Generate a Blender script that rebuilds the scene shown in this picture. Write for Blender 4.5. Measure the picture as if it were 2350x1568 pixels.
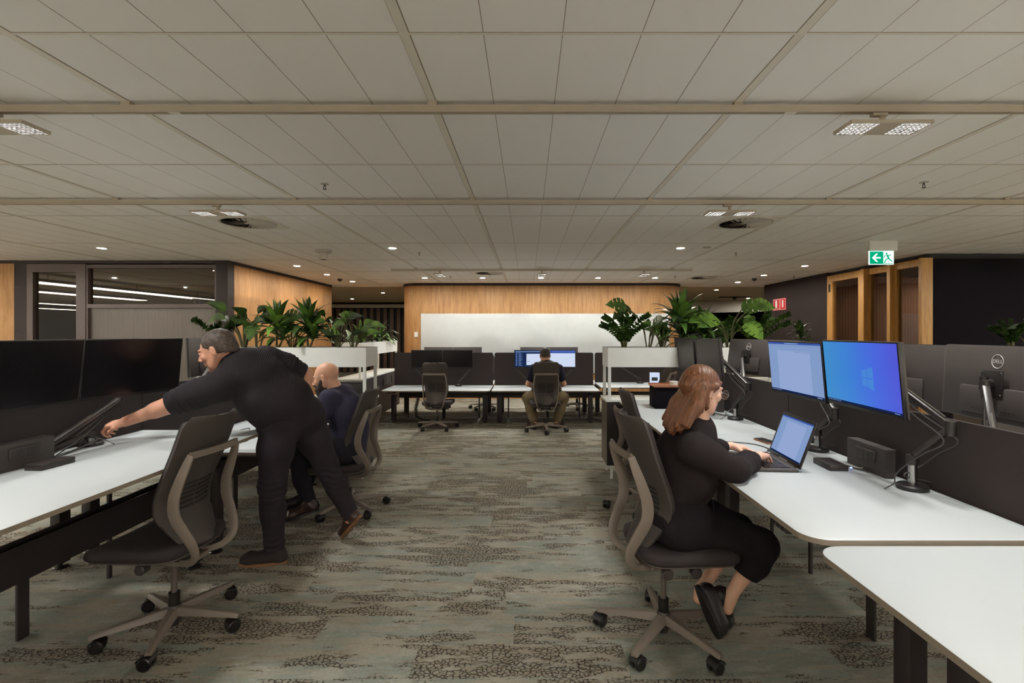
import bpy, bmesh, math, random
import numpy as np
from mathutils import Vector, Matrix, Euler

S = bpy.context.scene
for o in list(bpy.data.objects):
    bpy.data.objects.remove(o)

# ---------------------------------------------------------------- camera
CH = 1.55                      # eye height, metres; ceiling at 2.70
CEIL = 2.70
F = 1155.0
cam_d = bpy.data.cameras.new('camera')
cam = bpy.data.objects.new('camera', cam_d)
S.collection.objects.link(cam)
cam.location = (0, 0, CH)
cam.rotation_euler = (math.pi / 2, 0, 0)
cam_d.sensor_width = 36.0
cam_d.lens = 36.0 * F / 2350.0
cam_d.shift_x = -36.0 / 2350.0
cam_d.shift_y = -21.0 / 2350.0
cam_d.clip_start = 0.05
cam_d.clip_end = 200
S.camera = cam

# ---------------------------------------------------------------- world, exposure
W = bpy.data.worlds.new('world')
S.world = W
W.use_nodes = True
W.node_tree.nodes['Background'].inputs[0].default_value = (0.55, 0.6, 0.7, 1)
W.node_tree.nodes['Background'].inputs[1].default_value = 0.02
vs = S.view_settings
vs.view_transform = 'Standard'
vs.look = 'None'
vs.gamma = 1.0
vs.use_curve_mapping = False
vs.exposure = 0.34
S.cycles.use_denoising = True
S.cycles.adaptive_threshold = 0.02
S.cycles.max_bounces = 8
S.cycles.diffuse_bounces = 6
S.cycles.glossy_bounces = 3
S.cycles.transmission_bounces = 4
S.cycles.transparent_max_bounces = 8
S.cycles.caustics_reflective = False
S.cycles.caustics_refractive = False
S.cycles.sample_clamp_indirect = 4.0

# lamp strengths (used by the lamp builders below)
PANEL_E = 1700.0
DOWN_E = 900.0
WASH_E = 1200.0

# ---------------------------------------------------------------- helpers
C = S.collection
R = math.radians
PI = math.pi


def P(px, py, Y):
    return Vector(((px - 1211.0) * Y / F, Y, CH - (py - 763.0) * Y / F))


def lin(c):
    return c / 12.92 if c <= 0.04045 else ((c + 0.055) / 1.055) ** 2.4


def srgb(r, g, b):
    return (lin(r / 255), lin(g / 255), lin(b / 255), 1)


class MB:
    def __init__(s):
        s.v, s.f, s.m = [], [], []

    def add(s, vs_, fs, mi=0, M=None):
        n = len(s.v)
        if M is not None:
            vs_ = [M @ Vector(p) for p in vs_]
        s.v += [tuple(p) for p in vs_]
        s.f += [tuple(n + i for i in f) for f in fs]
        s.m += [mi] * len(fs)
        return s

    def bm(s, bm, mi=0, M=None):
        bm.verts.ensure_lookup_table()
        for i, v in enumerate(bm.verts):
            v.index = i
        s.add([v.co.copy() for v in bm.verts], [[v.index for v in f.verts] for f in bm.faces], mi, M)
        bm.free()
        return s

    def box(s, x0, x1, y0, y1, z0, z1, mi=0, bev=0.0, seg=2, M=None):
        if bev <= 0:
            v = [(x, y, z) for x in (x0, x1) for y in (y0, y1) for z in (z0, z1)]
            f = [(0, 1, 3, 2), (4, 6, 7, 5), (0, 4, 5, 1), (2, 3, 7, 6), (0, 2, 6, 4), (1, 5, 7, 3)]
            return s.add(v, f, mi, M)
        b = bmesh.new()
        bmesh.ops.create_cube(b, size=1.0)
        for v in b.verts:
            v.co = Vector(((x0 + x1) / 2 + v.co.x * (x1 - x0), (y0 + y1) / 2 + v.co.y * (y1 - y0), (z0 + z1) / 2 + v.co.z * (z1 - z0)))
        bmesh.ops.bevel(b, geom=b.edges[:], offset=bev, segments=seg, profile=0.5, affect='EDGES')
        return s.bm(b, mi, M)

    def slab(s, x0, x1, y0, y1, z0, z1, r, mi=0, M=None, n=6, bev=0.0):
        """box with its four vertical edges rounded"""
        pts = []
        for cx, cy, a0 in ((x1 - r, y1 - r, 0), (x0 + r, y1 - r, 90), (x0 + r, y0 + r, 180), (x1 - r, y0 + r, 270)):
            for k in range(n + 1):
                a = R(a0 + 90 * k / n)
                pts.append((cx + r * math.cos(a), cy + r * math.sin(a)))
        return s.prism(pts, z0, z1, mi, M)

    def prism(s, pts, z0, z1, mi=0, M=None):
        n = len(pts)
        v = [(x, y, z0) for x, y in pts] + [(x, y, z1) for x, y in pts]
        f = [tuple(reversed(range(n))), tuple(range(n, 2 * n))]
        f += [(i, (i + 1) % n, n + (i + 1) % n, n + i) for i in range(n)]
        return s.add(v, f, mi, M)

    def sweep(s, path, prof, mi=0, M=None, up=(0, 0, 1), scale=None, closed=False, cap=True):
        """sweep a closed 2-D profile [(side, up)] along a path"""
        path = [Vector(p) for p in path]
        n, m = len(path), len(prof)
        vs_, up = [], Vector(up)
        for i, p in enumerate(path):
            if closed:
                t = path[(i + 1) % n] - path[i - 1]
            else:
                t = path[min(i + 1, n - 1)] - path[max(i - 1, 0)]
            t.normalize()
            u = up if abs(t.dot(up)) < 0.98 else (Vector((1, 0, 0)) if abs(t.x) < .9 else Vector((0, 1, 0)))
            sd = t.cross(u).normalized()
            uu = sd.cross(t).normalized()
            k = scale[i] if scale else 1.0
            kx, ky = k if isinstance(k, tuple) else (k, k)
            for a, b in prof:
                vs_.append(p + sd * a * kx + uu * b * ky)
        fs = []
        for i in range(n if closed else n - 1):
            j = (i + 1) % n
            for q in range(m):
                w = (q + 1) % m
                fs.append((i * m + q, i * m + w, j * m + w, j * m + q))
        if cap and not closed:
            fs.append(tuple(range(m - 1, -1, -1)))
            fs.append(tuple((n - 1) * m + q for q in range(m)))
        return s.add(vs_, fs, mi, M)

    def tube(s, path, r, n=8, mi=0, M=None, closed=False):
        prof = [(math.cos(2 * PI * k / n), math.sin(2 * PI * k / n)) for k in range(n)]
        sc = [float(x) for x in r] if isinstance(r, (list, tuple)) else [float(r)] * len(path)
        # a path-following frame that does not flip
        path = [Vector(p) for p in path]
        t0 = (path[1] - path[0]).normalized()
        u = Vector((0, 0, 1)) if abs(t0.z) < .9 else Vector((1, 0, 0))
        vs_ = []
        N = len(path)
        for i, p in enumerate(path):
            t = (path[(i + 1) % N] - path[i - 1]) if closed else (path[min(i + 1, N - 1)] - path[max(i - 1, 0)])
            t.normalize()
            u = (u - t * u.dot(t)).normalized()
            sd = t.cross(u)
            for a, b in prof:
                vs_.append(p + sd * a * sc[i] + u * b * sc[i])
        fs = []
        for i in range(N if closed else N - 1):
            j = (i + 1) % N
            for q in range(n):
                w = (q + 1) % n
                fs.append((i * n + q, i * n + w, j * n + w, j * n + q))
        if not closed:
            fs.append(tuple(range(n - 1, -1, -1)))
            fs.append(tuple((N - 1) * n + q for q in range(n)))
        return s.add(vs_, fs, mi, M)

    def bar(s, a, b, w, h, mi=0, M=None, bev=0.0):
        a, b = Vector(a), Vector(b)
        d = b - a
        L = d.length
        q = d.to_track_quat('X', 'Z').to_matrix().to_4x4()
        MM = Matrix.Translation(a) @ q
        if M is not None:
            MM = M @ MM
        return s.box(0, L, -w / 2, w / 2, -h / 2, h / 2, mi, bev, 2, MM)

    def lathe(s, prof, n=24, mi=0, M=None):
        vs_, fs = [], []
        m = len(prof)
        for k in range(n):
            a = 2 * PI * k / n
            for r, z in prof:
                vs_.append((r * math.cos(a), r * math.sin(a), z))
        for k in range(n):
            j = (k + 1) % n
            for q in range(m - 1):
                fs.append((k * m + q, j * m + q, j * m + q + 1, k * m + q + 1))
        if prof[0][0] > 1e-6:
            fs.append(tuple(k * m for k in reversed(range(n))))
        if prof[-1][0] > 1e-6:
            fs.append(tuple(k * m + m - 1 for k in range(n)))
        return s.add(vs_, fs, mi, M)

    def ball(s, c, r, mi=0, M=None, seg=12):
        b = bmesh.new()
        bmesh.ops.create_uvsphere(b, u_segments=seg, v_segments=max(6, seg // 2), radius=1.0)
        rr = r if isinstance(r, (tuple, list)) else (r, r, r)
        for v in b.verts:
            v.co = Vector((c[0] + v.co.x * rr[0], c[1] + v.co.y * rr[1], c[2] + v.co.z * rr[2]))
        return s.bm(b, mi, M)

    def quad(s, a, b, c, d, mi=0, M=None):
        return s.add([a, b, c, d], [(0, 1, 2, 3)], mi, M)

    def grid(s, fn, nu, nv, mi=0, M=None, thick=0.0):
        """surface fn(u, v) in 0..1; thick makes a closed shell along its normal"""
        pts = [[Vector(fn(i / nu, j / nv)) for j in range(nv + 1)] for i in range(nu + 1)]
        if thick <= 0:
            v = [p for r_ in pts for p in r_]
            w = nv + 1
            return s.add(v, [(i * w + j, (i + 1) * w + j, (i + 1) * w + j + 1, i * w + j + 1) for i in range(nu) for j in range(nv)], mi, M)
        nr = [[None] * (nv + 1) for _ in range(nu + 1)]
        for i in range(nu + 1):
            for j in range(nv + 1):
                a = pts[min(i + 1, nu)][j] - pts[max(i - 1, 0)][j]
                b = pts[i][min(j + 1, nv)] - pts[i][max(j - 1, 0)]
                nr[i][j] = a.cross(b).normalized()
        w = nv + 1
        K = (nu + 1) * w
        v = [pts[i][j] + nr[i][j] * thick / 2 for i in range(nu + 1) for j in range(w)]
        v += [pts[i][j] - nr[i][j] * thick / 2 for i in range(nu + 1) for j in range(w)]
        f = []
        for i in range(nu):
            for j in range(nv):
                q = (i * w + j, (i + 1) * w + j, (i + 1) * w + j + 1, i * w + j + 1)
                f.append(q)
                f.append(tuple(K + x for x in reversed(q)))
        for i in range(nu):
            f.append((i * w, K + i * w, K + (i + 1) * w, (i + 1) * w))
            f.append((i * w + nv, (i + 1) * w + nv, K + (i + 1) * w + nv, K + i * w + nv))
        for j in range(nv):
            f.append((j, j + 1, K + j + 1, K + j))
            f.append((nu * w + j, K + nu * w + j, K + nu * w + j + 1, nu * w + j + 1))
        return s.add(v, f, mi, M)

    def build(s, name, mats, parent=None, smooth=38, label=None):
        me = bpy.data.meshes.new(name)
        me.from_pydata(s.v, [], s.f)
        if not isinstance(mats, (list, tuple)):
            mats = [mats]
        for m in mats:
            me.materials.append(m)
        me.polygons.foreach_set('material_index', s.m)
        if smooth:
            me.polygons.foreach_set('use_smooth', [True] * len(s.f))
            me.update()
            me.set_sharp_from_angle(angle=R(smooth))
        me.update()
        o = bpy.data.objects.new(name, me)
        C.objects.link(o)
        if parent is not None:
            o.parent = parent
        if label:
            o['label'] = label
        return o


def thing(name, label, cat, loc=(0, 0, 0), rz=0.0, group=None):
    o = bpy.data.objects.new(name, None)
    C.objects.link(o)
    o.empty_display_size = 0.1
    o.location = loc
    o.rotation_euler = (0, 0, rz)
    o['label'] = label
    o['category'] = cat
    if group:
        o['group'] = group
    return o


def tag(o, label, cat, group=None, kind=None):
    o['label'] = label
    o['category'] = cat
    if group:
        o['group'] = group
    if kind:
        o['kind'] = kind
    return o


def struct(o, label=None):
    o['kind'] = 'structure'
    if label:
        o['label'] = label
    return o


def dup(root, loc, rz=0.0, label=None, group=None):
    kids = {}
    for o in list(C.objects):
        if o.parent is not None:
            kids.setdefault(o.parent.name, []).append(o)
    r = root.copy()
    C.objects.link(r)
    r.location = loc
    r.rotation_euler = (0, 0, rz)
    if label:
        r['label'] = label
    if group:
        r['group'] = group

    def rec(src, dst):
        for ch in kids.get(src.name, []):
            c = ch.copy()
            C.objects.link(c)
            c.parent = dst
            rec(ch, c)
    rec(root, r)
    return r


# ---------------------------------------------------------------- materials
MAT = {}


def mat(name, col, rough=0.5, metal=0.0, spec=0.5, bump=None, var=0.0, vscale=8.0, emit=None, es=0.0, coat=0.0, sheen=0.0):
    m = bpy.data.materials.new(name)
    m.use_nodes = True
    nt = m.node_tree
    b = nt.nodes['Principled BSDF']
    b.inputs['Base Color'].default_value = col
    b.inputs['Roughness'].default_value = rough
    b.inputs['Metallic'].default_value = metal
    b.inputs['Specular IOR Level'].default_value = spec
    if coat:
        b.inputs['Coat Weight'].default_value = coat
    if sheen:
        b.inputs['Sheen Weight'].default_value = sheen
    if emit:
        b.inputs['Emission Color'].default_value = emit
        b.inputs['Emission Strength'].default_value = es
    tc = nt.nodes.new('ShaderNodeTexCoord')
    if var > 0 or bump is None:
        n = nt.nodes.new('ShaderNodeTexNoise')
        n.inputs['Scale'].default_value = vscale
        n.inputs['Detail'].default_value = 3
        nt.links.new(tc.outputs['Object'], n.inputs['Vector'])
        mr = nt.nodes.new('ShaderNodeMapRange')
        v = var or 0.05
        mr.inputs['To Min'].default_value = 1 - v
        mr.inputs['To Max'].default_value = 1 + v
        nt.links.new(n.outputs['Fac'], mr.inputs['Value'])
        mx = nt.nodes.new('ShaderNodeVectorMath')
        mx.operation = 'SCALE'
        mx.inputs[0].default_value = col[:3]
        nt.links.new(mr.outputs[0], mx.inputs['Scale'])
        nt.links.new(mx.outputs[0], b.inputs['Base Color'])
    if bump:
        sc, st = bump
        n = nt.nodes.new('ShaderNodeTexNoise')
        n.inputs['Scale'].default_value = sc
        nt.links.new(tc.outputs['Object'], n.inputs['Vector'])
        bp = nt.nodes.new('ShaderNodeBump')
        bp.inputs['Strength'].default_value = st
        bp.inputs['Distance'].default_value = 0.002
        nt.links.new(n.outputs['Fac'], bp.inputs['Height'])
        nt.links.new(bp.outputs[0], b.inputs['Normal'])
    MAT[name] = m
    return m


def emat(name, col, st):
    m = bpy.data.materials.new(name)
    m.use_nodes = True
    nt = m.node_tree
    nt.nodes.clear()
    e = nt.nodes.new('ShaderNodeEmission')
    e.inputs[0].default_value = col
    e.inputs[1].default_value = st
    o = nt.nodes.new('ShaderNodeOutputMaterial')
    nt.links.new(e.outputs[0], o.inputs[0])
    MAT[name] = m
    return m


class NT:
    """tiny node-graph writer"""
    def __init__(s, name, keep=True):
        s.m = bpy.data.materials.new(name)
        s.m.use_nodes = True
        s.t = s.m.node_tree
        s.b = s.t.nodes['Principled BSDF']
        MAT[name] = s.m

    def n(s, typ, props=None, **ins):
        nd = s.t.nodes.new('ShaderNode' + typ)
        for k, v in (props or {}).items():
            setattr(nd, k, v)
        for k, v in ins.items():
            key = int(k[1:]) if k[0] == 'i' and k[1:].isdigit() else k.replace('_', ' ')
            s.set(nd.inputs[key], v)
        return nd

    def set(s, sock, v):
        if isinstance(v, bpy.types.NodeSocket):
            s.t.links.new(v, sock)
        elif isinstance(v, bpy.types.Node):
            s.t.links.new(v.outputs[0], sock)
        else:
            sock.default_value = v

    def math(s, op, a, b=0.0, c=0.0, clamp=False):
        return s.n('Math', {'operation': op, 'use_clamp': clamp}, i0=a, i1=b, i2=c).outputs[0]

    def mix(s, f, a, b):
        nd = s.t.nodes.new('ShaderNodeMix')
        nd.data_type = 'RGBA'
        s.set(nd.inputs[0], f)
        s.set(nd.inputs[6], a)
        s.set(nd.inputs[7], b)
        return nd.outputs[2]

    def coords(s, scale=(1, 1, 1), out='Object'):
        tc = s.n('TexCoord')
        mp = s.n('Mapping', None, Vector=tc.outputs[out])
        mp.inputs['Scale'].default_value = scale
        return mp.outputs[0]

    def ramp(s, f, a, b):
        mr = s.n('MapRange', {'interpolation_type': 'SMOOTHSTEP'}, Value=f)
        mr.inputs['From Min'].default_value = a
        mr.inputs['From Max'].default_value = b
        return mr.outputs[0]


def wood(name, c1, c2, axis='z', rough=0.5):
    g = NT(name)
    sc = {'z': (9, 9, .7), 'x': (.7, 9, 9), 'y': (9, .7, 9)}[axis]
    v = g.coords(sc)
    n1 = g.n('TexNoise', None, Vector=v, Scale=3.0, Detail=5.0, Roughness=.6)
    v2 = g.coords(tuple(4 * q for q in sc))
    n2 = g.n('TexNoise', None, Vector=v2, Scale=4.0, Detail=3.0)
    f = g.math('ADD', g.math('MULTIPLY', n1.outputs[0], .7), g.math('MULTIPLY', n2.outputs[0], .3))
    f = g.ramp(f, .34, .66)
    g.set(g.b.inputs['Base Color'], g.mix(f, c1, c2))
    g.b.inputs['Roughness'].default_value = rough
    bp = g.n('Bump', None, Height=n2.outputs[0])
    bp.inputs['Strength'].default_value = .15
    bp.inputs['Distance'].default_value = .001
    g.set(g.b.inputs['Normal'], bp)
    return g.m


def stripes(name, ca, cb, axis, period, duty, rough=.6, bump=.0):
    """alternating stripes across an object axis (0 x, 1 y, 2 z)"""
    g = NT(name)
    v = g.coords()
    sp = g.n('SeparateXYZ', None, Vector=v)
    a = sp.outputs[axis] if axis < 3 else g.math('ADD', sp.outputs[0], sp.outputs[1])
    fr = g.math('FRACT', g.math('MULTIPLY', a, 1 / period))
    st = g.math('LESS_THAN', fr, duty)
    g.set(g.b.inputs['Base Color'], g.mix(st, ca, cb))
    g.b.inputs['Roughness'].default_value = rough
    if bump:
        w = g.math('SINE', g.math('MULTIPLY', a, 2 * PI / period))
        bp = g.n('Bump', None, Height=w)
        bp.inputs['Strength'].default_value = bump
        bp.inputs['Distance'].default_value = .004
        g.set(g.b.inputs['Normal'], bp)
    return g.m


mat('desk_white', srgb(184, 189, 190), .45, var=.01)
mat('desk_edge', srgb(132, 120, 106), .5)
mat('white_metal', srgb(238, 239, 235), .4)
mat('ceiling_white', srgb(245, 242, 238), .8, var=.015, vscale=3, bump=(250, .15))
mat('ceiling_gap', srgb(140, 128, 112), .9)
mat('ceiling_bar', srgb(226, 218, 205), .6)
mat('pale_wall', srgb(240, 236, 228), .8)
mat('ceiling_tan', srgb(205, 180, 140), .8, var=.02)
mat('track_grey', srgb(176, 164, 146), .5)
mat('black_metal', srgb(30, 27, 27), .45)
mat('dark_metal', srgb(52, 46, 44), .4)
mat('leg_black', srgb(46, 39, 40), .55)
mat('screen_felt', srgb(47, 38, 37), .95, bump=(700, .5), var=.05, vscale=60)
mat('screen_off_lit', srgb(66, 60, 57), .45)  # switched-off screen, reflected room light put into its lighter grey
mat('monitor_black', srgb(22, 20, 22), .35)
mat('monitor_back', srgb(66, 60, 58), .5)
mat('screen_off', srgb(16, 14, 18), .25)
mat('chrome', srgb(170, 168, 166), .22, 1.0)
mat('dark_wall', srgb(48, 40, 40), .8, var=.03, spec=.25)
mat('night_wall', srgb(20, 17, 22), .9, var=.03, spec=.08)
mat('frame_dark', srgb(46, 38, 38), .6, spec=.3)
mat('mullion', srgb(84, 72, 69), .5)
mat('chair_plastic', srgb(88, 80, 75), .5)
mat('chair_back', srgb(64, 57, 53), .55, bump=(900, .3))
mat('chair_fabric', srgb(44, 37, 38), .8, bump=(900, .4))
mat('chair_frame', srgb(118, 107, 97), .45)
mat('rubber', srgb(22, 20, 20), .35)
mat('soil', srgb(45, 34, 26), 1.0, bump=(90, 1.0))
mat('cab_dark', srgb(38, 33, 33), .45)
mat('cab_side', srgb(96, 86, 78), .35)
mat('red_sign', srgb(190, 24, 36), .5)
mat('sign_white', srgb(235, 235, 235), .5)
mat('cable', srgb(60, 56, 55), .4)
mat('cable_white', srgb(190, 188, 184), .4)
mat('speaker_white', srgb(190, 182, 170), .5)
mat('carton', srgb(150, 96, 66), .7)
mat('gold', srgb(220, 180, 110), .25, 1.0)
mat('board_white', srgb(202, 208, 210), .3)
mat('dark_slot', srgb(28, 24, 22), .7)
mat('blue_light', (.2, .3, 1, 1), .5, emit=(.25, .35, 1, 1), es=2)
emat('lamp_white', (1.0, .99, .95, 1), PANEL_E)
emat('down_white', (1.0, .90, .74, 1), DOWN_E)
emat('wash_white', (1.0, .95, .86, 1), WASH_E)
emat('fill_white', (1.0, .95, .88, 1), WASH_E * 4.4)  # strong emitter for the added side and rear lamps
emat('strip_white', (1.0, .90, .74, 1), 5.0)
emat('strip_warm', (1.0, .74, .48, 1), 60.0)
wood('wood_wall', srgb(160, 116, 70), srgb(188, 145, 98), 'z', .5)
wood('wood_frame', srgb(176, 128, 66), srgb(206, 158, 92), 'z', .45)
wood('wood_slat', srgb(84, 62, 48), srgb(106, 80, 62), 'z', .6)
stripes('reeded', srgb(84, 78, 74), srgb(120, 112, 104), 0, .022, .35, .35, .3)
stripes('slat_wall', srgb(136, 104, 100), srgb(76, 54, 52), 1, .055, .18, .6)
stripes('slat_wall_x', srgb(128, 98, 94), srgb(72, 52, 50), 0, .055, .18, .6)
stripes('ceiling_perf', srgb(208, 184, 148), srgb(170, 146, 112), 0, .12, .12, .8)


def glass(name, tint, refl, rough=0.02):
    m = bpy.data.materials.new(name)
    m.use_nodes = True
    t = m.node_tree
    t.nodes.clear()
    tr = t.nodes.new('ShaderNodeBsdfTransparent')
    tr.inputs[0].default_value = tint
    gl = t.nodes.new('ShaderNodeBsdfGlossy')
    gl.inputs['Roughness'].default_value = rough
    fr = t.nodes.new('ShaderNodeFresnel')
    fr.inputs[0].default_value = 1.5
    mu = t.nodes.new('ShaderNodeMath')
    mu.operation = 'MULTIPLY'
    mu.inputs[1].default_value = refl
    t.links.new(fr.outputs[0], mu.inputs[0])
    # reflect on the outer face only: the inner face would mirror totally
    ge = t.nodes.new('ShaderNodeNewGeometry')
    iv = t.nodes.new('ShaderNodeMath')
    iv.operation = 'SUBTRACT'
    iv.inputs[0].default_value = 1.0
    t.links.new(ge.outputs['Backfacing'], iv.inputs[1])
    m2 = t.nodes.new('ShaderNodeMath')
    m2.operation = 'MULTIPLY'
    m2.use_clamp = True
    t.links.new(mu.outputs[0], m2.inputs[0])
    t.links.new(iv.outputs[0], m2.inputs[1])
    mx = t.nodes.new('ShaderNodeMixShader')
    t.links.new(m2.outputs[0], mx.inputs[0])
    t.links.new(tr.outputs[0], mx.inputs[1])
    t.links.new(gl.outputs[0], mx.inputs[2])
    o = t.nodes.new('ShaderNodeOutputMaterial')
    t.links.new(mx.outputs[0], o.inputs[0])
    MAT[name] = m
    return m


glass('glass_clear', (.80, .78, .75, 1), 1.3)
glass('glass_lens', (.95, .95, .96, 1), 1.6)


def carpet():
    g = NT('carpet')
    v = g.coords()
    sp = g.n('SeparateXYZ', None, Vector=v)
    x, y = sp.outputs[0], sp.outputs[1]
    row = g.math('FLOOR', g.math('MULTIPLY', y, 4.0))
    wr = g.n('TexWhiteNoise', {'noise_dimensions': '1D'}, W=row)
    col = g.math('FLOOR', g.math('ADD', x, g.math('MULTIPLY', wr.outputs[0], 3.0)))
    cc = g.n('CombineXYZ', None, X=row, Y=col)
    wc = g.n('TexWhiteNoise', {'noise_dimensions': '2D'}, Vector=cc)
    cell = wc.outputs[0]
    # shift the streaks tile by tile so that planks read
    off = g.n('VectorMath', {'operation': 'SCALE'}, i0=wc.outputs[1])
    off.inputs['Scale'].default_value = .35
    vv = g.n('VectorMath', {'operation': 'ADD'}, i0=v, i1=off.outputs[0]).outputs[0]

    def noise(sc, scale, det=4, src=vv):
        mp = g.n('Mapping', None, Vector=src)
        mp.inputs['Scale'].default_value = sc
        return g.n('TexNoise', None, Vector=mp.outputs[0], Scale=scale, Detail=float(det), Roughness=.65).outputs[0]
    st = noise((.9, 6.5, 1), 2.2)
    st2 = noise((2.4, 13.0, 1), 2.0, 6)
    blot = noise((3.0, 5.5, 1), 1.5, 7)
    fine = noise((1, 1, 1), 60, 2, v)
    a = g.ramp(g.math('ADD', st, g.math('MULTIPLY', g.math('SUBTRACT', cell, .5), .14)), .42, .58)
    base = g.mix(a, srgb(137, 142, 133), srgb(154, 146, 131))
    b = g.ramp(blot, .50, .62)
    base = g.mix(g.math('MULTIPLY', b, .7), base, srgb(163, 160, 148))
    c = g.ramp(st2, .50, .68)
    base = g.mix(g.math('MULTIPLY', c, .45), base, srgb(129, 114, 97))
    base = g.mix(g.math('MULTIPLY', g.ramp(fine, .3, .7), .18), base, srgb(85, 78, 69))
    # crackle: dark cell borders inside horizontal patches
    wob = g.n('TexNoise', None, Vector=v, Scale=30.0, Detail=2.0)
    wv = g.n('VectorMath', {'operation': 'SCALE'}, i0=wob.outputs[1])
    wv.inputs['Scale'].default_value = .030
    vd = g.n('VectorMath', {'operation': 'ADD'}, i0=v, i1=wv.outputs[0]).outputs[0]
    mp = g.n('Mapping', None, Vector=vd)
    mp.inputs['Scale'].default_value = (1, 1.25, 1)
    vo = g.n('TexVoronoi', {'feature': 'DISTANCE_TO_EDGE', 'voronoi_dimensions': '2D'}, Vector=mp.outputs[0], Scale=40.0)
    line = g.math('SUBTRACT', 1.0, g.ramp(vo.outputs[0], .06, .21))
    brk = noise((1, 1.6, 1), 36, 3, v)
    line = g.math('MULTIPLY', line, g.ramp(brk, .36, .47))
    pm = noise((1.3, 5.0, 1), 1.7, 4)
    pm = g.math('ADD', pm, g.math('MULTIPLY', g.math('SUBTRACT', cell, .5), .16))
    patch = g.ramp(pm, .50, .565)
    k = g.math('MULTIPLY', line, patch)
    base = g.mix(g.math('MULTIPLY', patch, .35), base, srgb(122, 113, 96))
    base = g.mix(g.math('MULTIPLY', k, .88), base, srgb(44, 33, 27))
    g.set(g.b.inputs['Base Color'], base)
    g.b.inputs['Roughness'].default_value = .95
    g.b.inputs['Specular IOR Level'].default_value = .15
    bp = g.n('Bump', None, Height=g.math('ADD', fine, g.math('MULTIPLY', k, -1.0)))
    bp.inputs['Strength'].default_value = .4
    bp.inputs['Distance'].default_value = .003
    g.set(g.b.inputs['Normal'], bp)


carpet()


def leafmat(name, c1, c2):
    g = NT(name)
    v = g.coords((1, 1, 1))
    n = g.n('TexNoise', None, Vector=v, Scale=9.0, Detail=3.0)
    g.set(g.b.inputs['Base Color'], g.mix(g.ramp(n.outputs[0], .35, .65), c1, c2))
    g.b.inputs['Roughness'].default_value = .32
    g.b.inputs['Transmission Weight'].default_value = 0
    return g.m


leafmat('leaf_dark', srgb(40, 62, 26), srgb(62, 88, 36))
leafmat('leaf_mid', srgb(62, 94, 36), srgb(90, 126, 50))
leafmat('leaf_light', srgb(84, 122, 44), srgb(118, 156, 64))
mat('stem', srgb(84, 84, 48), .6)
# ================================================================ the room
XL, XR, Y0, Y1 = -20.0, 12.0, -3.5, 20.5
m = MB()
m.box(XL, XR, Y0, Y1, -.1, 0)
struct(m.build('floor', MAT['carpet'], smooth=0))

# ceiling: tiles, main double runners every 1.524 m, cross joints every 1.514 m, fine joints between
m = MB()
m.box(XL, XR, Y0, 12.3, CEIL, CEIL + .08, 0)
m.box(XL, XR, 12.3, Y1, CEIL + .001, CEIL + .08, 3)
GX0, GP = -.475, 1.524
CY0, CP = 1.935, 1.514
z = CEIL
for k in range(-12, 9):
    x = GX0 + k * GP
    if x > XR:
        break
    m.box(x - .018, x + .018, Y0, 12.2, z - .004, z, 2)
    m.box(x + .018, x + .0225, Y0, 12.2, z - .0012, z, 1)
    m.box(x - .0205, x - .018, Y0, 12.2, z - .0012, z, 1)
    for q in range(1, 5):
        xx = x + q * GP / 5
        if -9 < xx < 8 and xx < XR:
            w = .0014 if k in (-1, 0) else .0007
            m.box(xx - w, xx + w, Y0, 11.6, z - .0008, z, 1)
yy = CY0 - 3 * CP
while yy < 12:
    m.box(XL, XR, yy - .006, yy + .006, z - .003, z, 2)
    m.box(XL, XR, yy - .0085, yy - .006, z - .001, z, 1)
    m.box(XL, XR, yy + .006, yy + .0085, z - .001, z, 1)
    yy += CP
struct(m.build('ceiling', [MAT['ceiling_white'], MAT['ceiling_gap'], MAT['ceiling_bar'], MAT['ceiling_perf']], smooth=0))

# far freestanding core: timber-faced box with rounded corners
WX0, WX1, WY = -2.99, 3.67, 11.75


def round_box_pts(x0, x1, y0, y1, r, n=10):
    pts = []
    for cx, cy, a0 in ((x1 - r, y0 + r, 270), (x1 - r, y1 - r, 0), (x0 + r, y1 - r, 90), (x0 + r, y0 + r, 180)):
        for k in range(n + 1):
            a = R(a0 + 90 * k / n)
            pts.append((cx + r * math.cos(a), cy + r * math.sin(a)))
    return pts


m = MB()
m.prism(round_box_pts(WX0, WX1, WY, WY + 2.2, .5), 0.0, CEIL - .055)
struct(m.build('wall_back', MAT['wood_wall']), 'honey timber wall with rounded corners')
m = MB()
m.prism(round_box_pts(WX0 - .02, WX1 + .02, WY - .02, WY + 2.22, .52), CEIL - .055, CEIL)
struct(m.build('trim_1', MAT['frame_dark']), 'dark trim along the top of the timber core')

m = MB()
m.box(-2.49, 3.30, WY - .022, WY - .002, .60, 1.987, 0, .002)
wb = tag(m.build('whiteboard', MAT['board_white']), 'very wide blank white board fixed to the curved timber wall', 'whiteboard')

m = MB()
m.slab(-.04, .04, -.058, .058, 0, .018, .008)
s_ = m.build('wall_switch', MAT['white_metal'])
s_.location = (-2.60, WY - .001, 1.50)
s_.rotation_euler = (R(90), 0, 0)
tag(s_, 'small white control on the timber wall left of the whiteboard', 'switch')

# left timber wall running away from us
m = MB()
m.box(-5.0, -4.79, 8.20, 12.3, 0, CEIL - .05)
struct(m.build('wall_left', MAT['wood_wall'], smooth=0))
m = MB()
m.box(-5.02, -4.775, 8.19, 12.31, CEIL - .05, CEIL)
struct(m.build('trim_2', MAT['frame_dark'], smooth=0))

# glazed front of the meeting room at Y 8.05


def gx(px):
    return (px - 1211) / 143.5


def gz(py):
    return CH + (763 - py) / 143.5


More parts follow.
